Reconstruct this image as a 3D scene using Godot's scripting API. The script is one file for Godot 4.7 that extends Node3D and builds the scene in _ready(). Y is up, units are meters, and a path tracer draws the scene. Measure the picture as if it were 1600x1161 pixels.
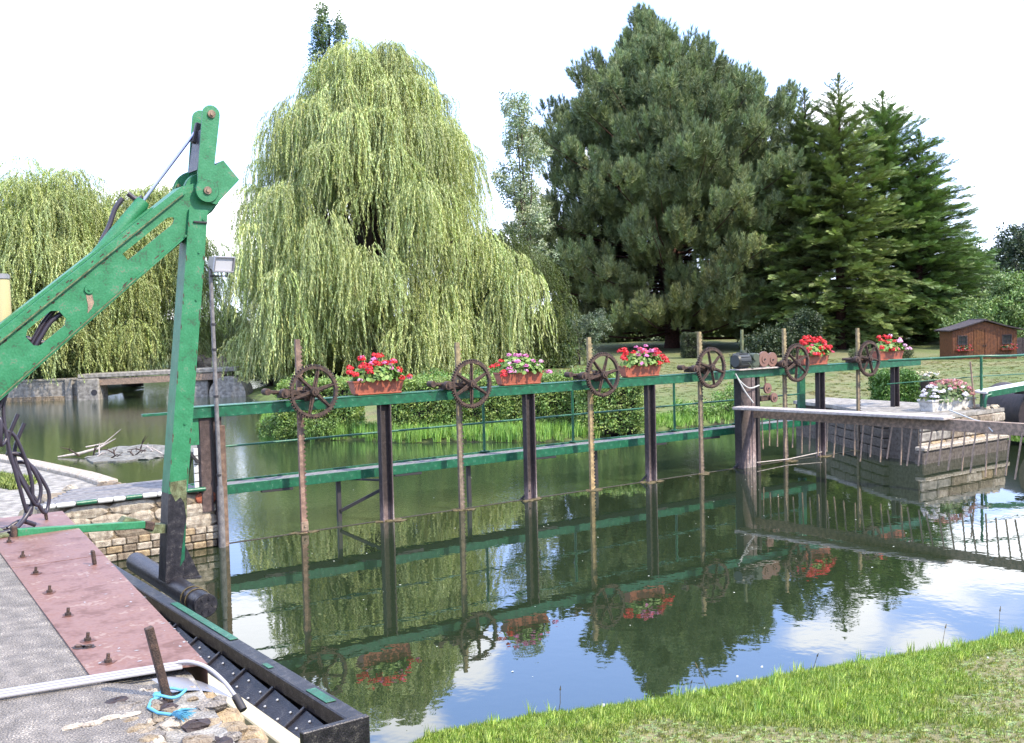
extends Node3D
# A row of sluice gates with hand winches across a mill stream, seen from the near bank.

const TH := 0.63006          # heading of the sluice bridge
const ORIGIN := Vector3(-2.0, 0.0, -16.19)
var uax := Vector3(cos(TH), 0, -sin(TH))
var vax := Vector3(sin(TH), 0, cos(TH))
var org := {}                # thing -> its base in bridge coordinates (along, up, across)
var used := {}
var M := {}
var rng := RandomNumberGenerator.new()

# ------------------------------------------------------------------ helpers
class MB:
	var v := PackedVector3Array()
	var n := PackedVector3Array()
	var c := PackedColorArray()
	var col := Color(1, 1, 1)
	var tint = null
	func _p(p: Vector3, nn: Vector3):
		v.push_back(p); n.push_back(nn)
		c.push_back(tint.call(p) if tint != null else col)
	func tris(a: Vector3, b: Vector3, d: Vector3, na: Vector3, nb: Vector3, nd: Vector3):
		if (b - a).cross(d - a).dot(na + nb + nd) > 0.0:
			_p(a, na); _p(d, nd); _p(b, nb)
		else:
			_p(a, na); _p(b, nb); _p(d, nd)
	func tri(a: Vector3, b: Vector3, d: Vector3, nn := Vector3.ZERO):
		if nn == Vector3.ZERO:
			nn = (d - a).cross(b - a).normalized()
		tris(a, b, d, nn, nn, nn)
	func quad(a: Vector3, b: Vector3, d: Vector3, e: Vector3, nn := Vector3.ZERO):
		if nn == Vector3.ZERO:
			nn = (d - a).cross(b - a).normalized()
		tris(a, b, d, nn, nn, nn); tris(a, d, e, nn, nn, nn)
	func box(ce: Vector3, size: Vector3, ch := 0.005, xf := Transform3D.IDENTITY):
		var h := size * 0.5
		ch = min(ch, min(h.x, min(h.y, h.z)) * 0.6)
		var sg := [-1.0, 1.0]
		for ax in 3:
			var b1 := (ax + 1) % 3
			var b2 := (ax + 2) % 3
			for s in sg:
				var nn := Vector3.ZERO; nn[ax] = s
				var q: Array[Vector3] = []
				for k in [[-1, -1], [1, -1], [1, 1], [-1, 1]]:
					var p := Vector3.ZERO
					p[ax] = s * h[ax]; p[b1] = k[0] * (h[b1] - ch); p[b2] = k[1] * (h[b2] - ch)
					q.push_back(xf * (ce + p))
				quad(q[0], q[1], q[2], q[3], (xf.basis * nn).normalized())
			if ch > 0.0:
				for s1 in sg:
					for s2 in sg:
						var nn := Vector3.ZERO; nn[b1] = s1; nn[b2] = s2
						var q: Array[Vector3] = []
						for k in [[-1, 0], [1, 0], [1, 1], [-1, 1]]:
							var p := Vector3.ZERO
							p[ax] = k[0] * (h[ax] - ch)
							p[b1] = s1 * (h[b1] - (ch if k[1] == 0 else 0.0)); p[b2] = s2 * (h[b2] - (0.0 if k[1] == 0 else ch))
							q.push_back(xf * (ce + p))
						quad(q[0], q[1], q[2], q[3], (xf.basis * nn).normalized())
		if ch > 0.0:
			for sx in sg:
				for sy in sg:
					for sz in sg:
						var s := Vector3(sx, sy, sz)
						var a := s * (h - Vector3(0, ch, ch))
						var b := s * (h - Vector3(ch, 0, ch))
						var d := s * (h - Vector3(ch, ch, 0))
						tri(xf * (ce + a), xf * (ce + b), xf * (ce + d), (xf.basis * s).normalized())
	func span(lo: Vector3, hi: Vector3, ch := 0.005):
		box((lo + hi) * 0.5, (hi - lo).abs(), ch)
	func bar(a: Vector3, b: Vector3, w: float, t: float, ch := 0.004, up := Vector3.UP):
		var z := (b - a).normalized()
		if abs(z.dot(up)) > 0.98: up = Vector3(0, 0, 1)
		var x := up.cross(z).normalized()
		var y := z.cross(x)
		box(Vector3.ZERO, Vector3(w, t, a.distance_to(b)), ch, Transform3D(Basis(x, y, z), (a + b) * 0.5))
	func tube(path: Array, r, seg := 10, caps := true):
		var m := path.size()
		var fx := Vector3.ZERO
		var rings := []
		var norms := []
		for i in m:
			var t: Vector3 = ((path[min(i + 1, m - 1)] as Vector3) - (path[max(i - 1, 0)] as Vector3)).normalized()
			if fx == Vector3.ZERO:
				fx = (Vector3.UP if abs(t.y) < 0.9 else Vector3.RIGHT).cross(t).normalized()
			fx = (fx - t * fx.dot(t)).normalized()
			var fy := t.cross(fx)
			var rad: float = r[i] if r is Array else r
			var ring := []
			var nr := []
			for k in seg:
				var a := TAU * k / seg
				var d := fx * cos(a) + fy * sin(a)
				ring.push_back((path[i] as Vector3) + d * rad); nr.push_back(d)
			rings.push_back(ring); norms.push_back(nr)
		for i in m - 1:
			for k in seg:
				var l := (k + 1) % seg
				tris(rings[i][k], rings[i][l], rings[i + 1][l], norms[i][k], norms[i][l], norms[i + 1][l])
				tris(rings[i][k], rings[i + 1][l], rings[i + 1][k], norms[i][k], norms[i + 1][l], norms[i + 1][k])
		if caps:
			for e in [0, m - 1]:
				var nn: Vector3 = ((path[0] as Vector3) - (path[1] as Vector3)).normalized() if e == 0 else ((path[m - 1] as Vector3) - (path[m - 2] as Vector3)).normalized()
				for k in seg:
					tris(path[e], rings[e][k], rings[e][(k + 1) % seg], nn, nn, nn)
	func extr(poly: PackedVector2Array, z0: float, z1: float, xf := Transform3D.IDENTITY):
		var ix := Geometry2D.triangulate_polygon(poly)
		for k in range(0, ix.size(), 3):
			for z in [z0, z1]:
				var nn := (xf.basis * Vector3(0, 0, 1 if z == max(z0, z1) else -1)).normalized()
				tri(xf * Vector3(poly[ix[k]].x, poly[ix[k]].y, z), xf * Vector3(poly[ix[k + 1]].x, poly[ix[k + 1]].y, z), xf * Vector3(poly[ix[k + 2]].x, poly[ix[k + 2]].y, z), nn)
		var cw := Geometry2D.is_polygon_clockwise(poly)
		for k in poly.size():
			var a := poly[k]
			var b := poly[(k + 1) % poly.size()]
			var d := (b - a).normalized()
			var nn := Vector3(d.y, -d.x, 0) * (-1.0 if cw else 1.0)
			quad(xf * Vector3(a.x, a.y, z0), xf * Vector3(b.x, b.y, z0), xf * Vector3(b.x, b.y, z1), xf * Vector3(a.x, a.y, z1), (xf.basis * nn).normalized())
	func disc(at: Vector3, axis: Vector3, r: float, t: float, seg := 20):
		tube([at - axis * t * 0.5, at - axis * t * 0.49, at + axis * t * 0.49, at + axis * t * 0.5], [r * 0.96, r, r, r * 0.96], seg)
	func rock(ce: Vector3, size: Vector3, seed_: int, rough := 0.18):
		var rg := RandomNumberGenerator.new(); rg.seed = seed_
		var rows := 5
		var cols := 8
		var pts := []
		for i in rows + 1:
			var row := []
			var la := PI * i / rows - PI / 2
			for k in cols:
				var lo := TAU * (k + 0.3 * (i % 2)) / cols
				var d := Vector3(cos(la) * cos(lo), sin(la), cos(la) * sin(lo))
				d = d / pow(pow(abs(d.x), 4) + pow(abs(d.y), 4) + pow(abs(d.z), 4), 0.22)
				row.push_back(ce + d * size * 0.5 * (1.0 + rg.randf_range(-rough, rough)))
			pts.push_back(row)
		for i in rows:
			for k in cols:
				var l := (k + 1) % cols
				for q in [[pts[i][k], pts[i][l], pts[i + 1][l]], [pts[i][k], pts[i + 1][l], pts[i + 1][k]]]:
					var g: Vector3 = (q[2] - q[0]).cross(q[1] - q[0])
					if g.length() > 1e-9:
						g = g.normalized()
						if g.dot((q[0] + q[1] + q[2]) / 3.0 - ce) < 0: g = -g
						tri(q[0], q[1], q[2], g)
	func mesh() -> ArrayMesh:
		var a := []
		a.resize(Mesh.ARRAY_MAX)
		a[Mesh.ARRAY_VERTEX] = v; a[Mesh.ARRAY_NORMAL] = n; a[Mesh.ARRAY_COLOR] = c
		var am := ArrayMesh.new()
		am.add_surface_from_arrays(Mesh.PRIMITIVE_TRIANGLES, a)
		return am

func W(p: Vector3) -> Vector3: return ORIGIN + uax * p.x + vax * p.z + Vector3(0, p.y, 0)
func numbered(s: String) -> String:
	used[s] = used.get(s, -1) + 1
	return s if used[s] == 0 else "%s_%03d" % [s, used[s]]
func tag(o: Node, label: String, category := "", group := "", kind := ""):
	if label: o.set_meta("label", label)
	if category: o.set_meta("category", category)
	if group: o.set_meta("group", group)
	if kind: o.set_meta("kind", kind)
	return o
func thing(called: String, label: String, category: String, at: Vector3, group := "", turn := 0.0, absolute := true) -> Node3D:
	var o := Node3D.new()
	o.name = numbered(called); add_child(o)
	o.position = W(at); o.rotation.y = TH + turn
	if absolute: org[o] = at
	tag(o, label, category, group)
	return o
func thing_w(called: String, label: String, category: String, at: Vector3, group := "", turn := 0.0) -> Node3D:
	var o := Node3D.new()
	o.name = numbered(called); add_child(o)
	o.position = at; o.rotation.y = turn
	tag(o, label, category, group)
	return o
func obj(called: String, shape, mat: Material, parent: Node) -> MeshInstance3D:
	var o := MeshInstance3D.new()
	o.mesh = shape.mesh() if shape is MB else shape
	o.material_override = mat
	var k := 0
	var nm := called
	while parent.has_node(NodePath(nm)):
		k += 1; nm = "%s_%03d" % [called, k]
	o.name = nm
	parent.add_child(o)
	if org.has(parent): o.position = -org[parent]
	return o
func struct_uv(called: String, shape: MB, mat: Material) -> MeshInstance3D:
	var o := MeshInstance3D.new()
	o.mesh = shape.mesh(); o.material_override = mat; o.name = numbered(called)
	o.position = ORIGIN; o.rotation.y = TH
	o.set_meta("kind", "structure")
	add_child(o); org[o] = Vector3.ZERO
	return o
func copy(o: Node3D, at: Vector3, label: String, turn := 0.0) -> Node3D:
	var r: Node3D = o.duplicate()
	r.name = numbered(String(o.name)); add_child(r)
	r.position = W(at); r.rotation.y = TH + turn
	r.set_meta("label", label)
	return r
func mm(called: String, mesh_: Mesh, mat: Material, xs: Array, cs: Array, parent: Node) -> MultiMeshInstance3D:
	var m := MultiMesh.new()
	m.transform_format = MultiMesh.TRANSFORM_3D
	m.use_colors = true
	m.mesh = mesh_
	m.instance_count = xs.size()
	for i in xs.size():
		m.set_instance_transform(i, xs[i]); m.set_instance_color(i, cs[i])
	var o := MultiMeshInstance3D.new()
	o.multimesh = m; o.material_override = mat
	o.name = called
	parent.add_child(o, true)
	if parent != self: o.set_meta("kind", "stuff")
	return o
func smooth(path: Array, n := 5) -> Array:
	var o := []
	for i in path.size() - 1:
		var a: Vector3 = path[max(i - 1, 0)]
		var d: Vector3 = path[min(i + 2, path.size() - 1)]
		for k in n:
			o.push_back((path[i] as Vector3).cubic_interpolate(path[i + 1], a, d, float(k) / n))
	o.push_back(path[-1])
	return o
func circle(r: float, seg: int, a0 := 0.0, a1 := TAU, ce := Vector2.ZERO) -> PackedVector2Array:
	var p := PackedVector2Array()
	for k in seg: p.push_back(ce + Vector2(cos(lerp(a0, a1, float(k) / seg)), sin(lerp(a0, a1, float(k) / seg))) * r)
	return p
func noise(seed_: int, freq: float, oct := 4, type := FastNoiseLite.TYPE_SIMPLEX_SMOOTH) -> FastNoiseLite:
	var f := FastNoiseLite.new()
	f.seed = seed_; f.frequency = freq; f.noise_type = type
	f.fractal_octaves = oct
	return f
func lin(r: float, g: float, b: float) -> Color: return Color(r, g, b).linear_to_srgb()

# A surface with coarse and fine mottling: ramp = [[t, colour], ...], scale in repeats per metre.
func surf(called: String, seed_: int, ramp: Array, scale: float, rough: float, metal := 0.0, bump := 1.0, coarse := 0.012, fine := 0.09, share := 0.5, size := 512, spots := 0.0) -> StandardMaterial3D:
	var ia := noise(seed_, coarse, 4).get_seamless_image(size, size)
	var ib := noise(seed_ + 7, fine, 3).get_seamless_image(size, size)
	var da := ia.get_data()
	var db := ib.get_data()
	var g := Gradient.new()
	g.offsets = PackedFloat32Array(ramp.map(func(x): return x[0]))
	g.colors = PackedColorArray(ramp.map(func(x): return x[1]))
	var lut := []
	for i in 256:
		lut.push_back(g.sample(i / 255.0))
	var out := PackedByteArray(); out.resize(size * size * 3)
	var hh := PackedByteArray(); hh.resize(size * size)
	for i in size * size:
		var t := da[i] * (1.0 - share) + db[i] * share
		t = clampf((t - 128.0) * 2.0 + 128.0, 0, 255)
		var q: Color = lut[int(t)]
		out[i * 3] = q.r8; out[i * 3 + 1] = q.g8; out[i * 3 + 2] = q.b8
		hh[i] = int(t)
	var im := Image.create_from_data(size, size, false, Image.FORMAT_RGB8, out)
	var nm := Image.create_from_data(size, size, false, Image.FORMAT_L8, hh)
	nm.convert(Image.FORMAT_RGBA8)
	nm.bump_map_to_normal_map(bump * 4.0)
	var m := StandardMaterial3D.new()
	m.resource_name = called
	m.albedo_texture = ImageTexture.create_from_image(im)
	m.normal_enabled = bump > 0.0
	if bump > 0.0: m.normal_texture = ImageTexture.create_from_image(nm)
	m.albedo_color = lin(0.74, 0.735, 0.72)
	m.uv1_triplanar = true
	m.uv1_scale = Vector3.ONE * scale
	m.roughness = rough; m.metallic = metal
	M[called] = m
	return m
func tinted(called: String, from: String, tint: Color, rough := -1.0) -> StandardMaterial3D:
	var m: StandardMaterial3D = M[from].duplicate()
	m.albedo_color = tint * Color(0.87, 0.87, 0.86); m.resource_name = called
	if rough >= 0: m.roughness = rough
	M[called] = m
	return m
func plain(called: String, colour: Color, rough := 0.6, metal := 0.0) -> StandardMaterial3D:
	var m := StandardMaterial3D.new()
	m.albedo_color = colour; m.roughness = rough; m.metallic = metal; m.resource_name = called
	M[called] = m
	return m
func leaf_mat(called: String, through: Color, rough := 0.55) -> StandardMaterial3D:
	var m := StandardMaterial3D.new()
	m.vertex_color_use_as_albedo = true
	m.roughness = rough; m.resource_name = called
	m.backlight_enabled = true; m.backlight = through
	m.cull_mode = BaseMaterial3D.CULL_DISABLED
	M[called] = m
	return m

# ------------------------------------------------------------------ the scene
func _ready():
	rng.seed = 20
	camera_sky_sun()
	materials()
	leaf_meshes()
	terrain_and_water()
	left_quay()
	sluice_bridge()
	gates_and_winches()
	flower_boxes()
	trash_screen()
	right_abutment()
	trash_rake_crane()
	far_left()
	garden()
	trees()
	grass()

func camera_sky_sun():
	var cam := Camera3D.new()
	cam.name = "camera"
	cam.fov = rad_to_deg(2.0 * atan(580.5 / 1634.0))
	cam.near = 0.1; cam.far = 900.0
	add_child(cam)
	cam.position = Vector3(0, 3.0, 0)
	cam.rotation = Vector3(deg_to_rad(-2.54), 0, deg_to_rad(-1.43))
	cam.current = true
	# sky: bright haze near the horizon, deeper blue above, cumulus with unseen extra cover added overhead
	var w := 1024
	var h := 512
	var na := noise(5, 1.0, 5)
	na.fractal_gain = 0.5
	var nb := noise(11, 1.0, 4)
	var px := PackedFloat32Array(); px.resize(w * h * 3)
	for y in h:
		var el := (0.5 - (y + 0.5) / h) * PI
		var up := sin(max(el, 0.0))
		var k := pow(1.0 - up, 5.5)
		var base := Vector3(0.50, 0.90, 2.0).lerp(Vector3(1.65, 1.8, 2.0), k)
		for x in w:
			var i := (y * w + x) * 3
			var c := base
			if el > 0.0:
				var az := (x + 0.5) / w * TAU
				var d := Vector3(cos(el) * sin(az), sin(el), -cos(el) * cos(az))
				var p := Vector3(d.x, d.y * 1.9, d.z) * 3.4
				var a := na.get_noise_3d(p.x, p.y, p.z) * 0.75 + nb.get_noise_3d(p.x * 3.1, p.y * 3.1, p.z * 3.1) * 0.25
				var cl := smoothstep(0.03, 0.2, a - 0.01 + 0.16 * smoothstep(0.42, 0.75, d.y))  # extra cloud high overhead, out of view, added to whiten the ambient light
				c = c.lerp(Vector3(2.1, 2.1, 2.15), cl * 0.9)
			px[i] = c.x; px[i + 1] = c.y; px[i + 2] = c.z
	var sky_im := Image.create_from_data(w, h, false, Image.FORMAT_RGBF, px.to_byte_array())
	var pano := PanoramaSkyMaterial.new()
	pano.panorama = ImageTexture.create_from_image(sky_im)
	var sky := Sky.new(); sky.sky_material = pano
	var env := Environment.new()
	env.background_mode = Environment.BG_SKY
	env.sky = sky
	env.ambient_light_source = Environment.AMBIENT_SOURCE_SKY
	env.tonemap_mode = Environment.TONE_MAPPER_LINEAR
	env.tonemap_exposure = 1.6
	env.sdfgi_enabled = true; env.ssao_enabled = true; env.ssil_enabled = true
	var we := WorldEnvironment.new()
	we.environment = env; we.name = "environment"
	add_child(we)
	var sun := DirectionalLight3D.new()
	sun.name = "sun"
	sun.light_energy = 1.6
	sun.light_color = Color(1.0, 0.95, 0.86)
	sun.light_angular_distance = 0.5
	sun.shadow_enabled = true
	add_child(sun)
	sun.look_at_from_position(Vector3(0.62, 0.74, 0.36) * 50.0, Vector3.ZERO)

func materials():
	surf("green_paint", 1, [[0.0, lin(0.028, 0.11, 0.05)], [0.10, lin(0.018, 0.175, 0.07)], [0.5, lin(0.022, 0.21, 0.085)], [0.9, lin(0.04, 0.245, 0.115)], [1.0, lin(0.12, 0.21, 0.12)]], 0.8, 0.5, 0.0, 0.15, 0.01, 0.08, 0.4)
	surf("bridge_green", 2, [[0.0, lin(0.02, 0.06, 0.035)], [0.2, lin(0.006, 0.10, 0.048)], [0.6, lin(0.008, 0.125, 0.058)], [0.93, lin(0.016, 0.16, 0.08)], [1.0, lin(0.35, 0.38, 0.34)]], 1.3, 0.38, 0.0, 0.2, 0.012, 0.1, 0.5)
	surf("rust", 3, [[0.0, lin(0.03, 0.02, 0.017)], [0.4, lin(0.066, 0.041, 0.033)], [0.7, lin(0.11, 0.067, 0.05)], [1.0, lin(0.19, 0.11, 0.075)]], 2.0, 0.75, 0.2, 0.8)
	surf("rust_plate", 4, [[0.0, lin(0.19, 0.085, 0.06)], [0.3, lin(0.26, 0.135, 0.115)], [0.6, lin(0.31, 0.18, 0.165)], [0.85, lin(0.27, 0.13, 0.10)], [1.0, lin(0.38, 0.27, 0.25)]], 0.55, 0.5, 0.15, 0.15, 0.008, 0.06, 0.35)
	surf("old_timber", 5, [[0.0, lin(0.28, 0.235, 0.225)], [0.5, lin(0.44, 0.37, 0.35)], [0.85, lin(0.6, 0.51, 0.47)], [1.0, lin(0.85, 0.78, 0.72)]], 1.6, 0.8, 0.0, 0.9)
	M.old_timber.vertex_color_use_as_albedo = true
	surf("wet_iron", 6, [[0.0, lin(0.012, 0.011, 0.016)], [0.5, lin(0.026, 0.024, 0.032)], [0.9, lin(0.06, 0.054, 0.06)], [1.0, lin(0.15, 0.14, 0.13)]], 1.7, 0.4, 0.25, 0.4)
	surf("asphalt", 7, [[0.0, lin(0.095, 0.084, 0.075)], [0.35, lin(0.20, 0.178, 0.162)], [0.6, lin(0.26, 0.23, 0.206)], [0.86, lin(0.34, 0.30, 0.262)], [1.0, lin(0.55, 0.49, 0.42)]], 0.8, 0.92, 0.0, 2.0, 0.006, 0.085, 0.7, 1024)
	surf("concrete", 8, [[0.0, lin(0.13, 0.12, 0.105)], [0.4, lin(0.27, 0.25, 0.225)], [0.75, lin(0.37, 0.345, 0.31)], [1.0, lin(0.50, 0.47, 0.43)]], 0.9, 0.9, 0.0, 0.8, 0.009, 0.12, 0.5)
	surf("pale_stone", 9, [[0.0, lin(0.13, 0.10, 0.08)], [0.25, lin(0.36, 0.30, 0.24)], [0.65, lin(0.53, 0.46, 0.37)], [1.0, lin(0.70, 0.65, 0.56)]], 1.6, 0.92, 0.0, 1.6, 0.012, 0.1, 0.5)
	tinted("brick_tan", "pale_stone", Color(0.95, 0.89, 0.79)); tinted("brick_grey", "pale_stone", Color(0.78, 0.75, 0.72)); tinted("brick_red", "pale_stone", Color(0.92, 0.55, 0.45)); tinted("mortar", "pale_stone", Color(0.80, 0.76, 0.70)); tinted("shade_dark_stone", "pale_stone", Color(0.55, 0.54, 0.55))  # last tint: stone darkened to carry the shade of the abutment's left face
	surf("terracotta", 10, [[0.0, lin(0.26, 0.06, 0.03)], [0.5, lin(0.34, 0.082, 0.042)], [1.0, lin(0.41, 0.12, 0.07)]], 1.5, 0.5, 0.0, 0.1)
	surf("screen_steel", 12, [[0.0, lin(0.14, 0.10, 0.075)], [0.45, lin(0.29, 0.21, 0.155)], [0.8, lin(0.40, 0.28, 0.20)], [1.0, lin(0.48, 0.30, 0.21)]], 1.6, 0.75, 0.0, 0.5)
	surf("pale_plank", 13, [[0.0, lin(0.26, 0.22, 0.20)], [0.5, lin(0.50, 0.44, 0.41)], [1.0, lin(0.65, 0.59, 0.55)]], 1.5, 0.85, 0.0, 0.6)
	surf("grey_plank", 14, [[0.0, lin(0.09, 0.085, 0.09)], [0.5, lin(0.19, 0.18, 0.185)], [1.0, lin(0.30, 0.285, 0.28)]], 1.4, 0.75, 0.0, 0.6)
	surf("shed_wood", 15, [[0.0, lin(0.085, 0.026, 0.008)], [0.5, lin(0.16, 0.048, 0.012)], [1.0, lin(0.235, 0.078, 0.02)]], 0.8, 0.6, 0.0, 0.4)
	tinted("shed_door", "shed_wood", Color(1.0, 1.0, 0.75))
	surf("roof_felt", 16, [[0.0, lin(0.03, 0.022, 0.026)], [0.6, lin(0.06, 0.045, 0.05)], [1.0, lin(0.10, 0.08, 0.08)]], 1.0, 0.9, 0.0, 0.6)
	surf("bark", 17, [[0.0, lin(0.03, 0.02, 0.018)], [0.5, lin(0.075, 0.05, 0.042)], [1.0, lin(0.14, 0.10, 0.085)]], 0.9, 0.95, 0.0, 1.5)
	tinted("pine_bark", "bark", Color(1.0, 0.78, 0.74)); tinted("dark_bark", "bark", Color(0.6, 0.6, 0.6))
	surf("soil", 18, [[0.0, lin(0.02, 0.015, 0.01)], [1.0, lin(0.07, 0.05, 0.035)]], 2.0, 0.95, 0.0, 1.0)
	surf("ground", 19, [[0.0, Color(0.78, 0.78, 0.76)], [0.5, Color(0.9, 0.9, 0.88)], [1.0, Color(1.0, 1.0, 1.0)]], 0.7, 0.95, 0.0, 1.2, 0.02, 0.2, 0.6)
	M.ground.vertex_color_use_as_albedo = true; M.ground.uv1_world_triplanar = true
	surf("white_tub", 20, [[0.0, lin(0.30, 0.28, 0.26)], [0.4, lin(0.58, 0.57, 0.54)], [1.0, lin(0.72, 0.71, 0.69)]], 1.2, 0.7, 0.0, 0.3)
	surf("pipe_brown", 21, [[0.0, lin(0.018, 0.012, 0.013)], [0.6, lin(0.04, 0.025, 0.027)], [1.0, lin(0.075, 0.05, 0.046)]], 1.0, 0.7, 0.0, 0.5)
	surf("moss_green", 22, [[0.0, lin(0.06, 0.055, 0.02)], [0.5, lin(0.13, 0.15, 0.07)], [1.0, lin(0.23, 0.27, 0.15)]], 1.6, 0.8, 0.0, 0.5)
	surf("straw", 23, [[0.0, lin(0.07, 0.055, 0.025)], [1.0, lin(0.20, 0.155, 0.075)]], 3.0, 0.9, 0.0, 1.0)
	surf("debris_mat", 24, [[0.0, lin(0.08, 0.075, 0.065)], [0.5, lin(0.19, 0.185, 0.165)], [1.0, lin(0.34, 0.33, 0.30)]], 0.8, 0.85, 0.0, 1.0)
	M.rust_plate.albedo_color = lin(0.66, 0.60, 0.52)
	tinted("rust_stain", "rust_plate", Color(0.72, 0.62, 0.55))
	plain("hose", lin(0.028, 0.022, 0.034), 0.4)
	plain("chrome", lin(0.35, 0.36, 0.5), 0.2, 0.9)
	plain("white_paint", lin(0.55, 0.545, 0.53), 0.5)
	plain("white_plastic", lin(0.30, 0.29, 0.30), 0.4)
	plain("aluminium", lin(0.33, 0.32, 0.34), 0.35, 0.6)
	plain("dark_metal", lin(0.035, 0.032, 0.035), 0.5, 0.3)
	plain("motor_black", lin(0.025, 0.028, 0.028), 0.45)
	plain("motor_green", lin(0.055, 0.07, 0.045), 0.5)
	plain("pulley", lin(0.17, 0.09, 0.07), 0.6)
	plain("blue_rope", lin(0.09, 0.30, 0.42), 0.7)
	plain("grey_rope", lin(0.42, 0.42, 0.40), 0.9)
	plain("pale_yellow", lin(0.42, 0.36, 0.19), 0.6)
	plain("ledge_yellow", lin(0.44, 0.39, 0.27), 0.7)
	plain("dark_glass", lin(0.02, 0.024, 0.03), 0.08)
	plain("lamp_glass", lin(0.42, 0.42, 0.45), 0.15)
	plain("hole_dot", lin(0.4, 0.4, 0.41), 0.6)
	plain("water_lily", lin(0.55, 0.56, 0.45), 0.6)
	leaf_mat("willow_leaf", Color(0.62, 0.66, 0.22)); leaf_mat("broad_leaf", Color(0.5, 0.6, 0.15)); leaf_mat("needle", Color(0.15, 0.2, 0.08), 0.5); leaf_mat("grass_blade", Color(0.5, 0.62, 0.18)); leaf_mat("petal", Color(0.6, 0.5, 0.5), 0.6)
	# water: two reaches on one level, calm below the gates and riffled above them
	for k in 2:
		var nm := noise(31 + k, 0.012 if k == 0 else 0.02, 3).get_seamless_image(512, 512)
		nm.convert(Image.FORMAT_RGBA8)
		nm.bump_map_to_normal_map(2.0)
		var m := StandardMaterial3D.new()
		m.resource_name = "water"
		m.albedo_color = lin(0.014, 0.022, 0.010) if k == 0 else lin(0.022, 0.036, 0.018)
		m.roughness = 0.0 if k == 0 else 0.03
		m.metallic_specular = 0.75
		m.normal_enabled = true
		m.normal_texture = ImageTexture.create_from_image(nm)
		m.normal_scale = 0.06 if k == 0 else 0.35
		m.uv1_triplanar = true; m.uv1_world_triplanar = true
		m.uv1_scale = Vector3.ONE * (0.6 if k == 0 else 0.9)
		M["calm_water" if k == 0 else "riffled_water"] = m

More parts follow.
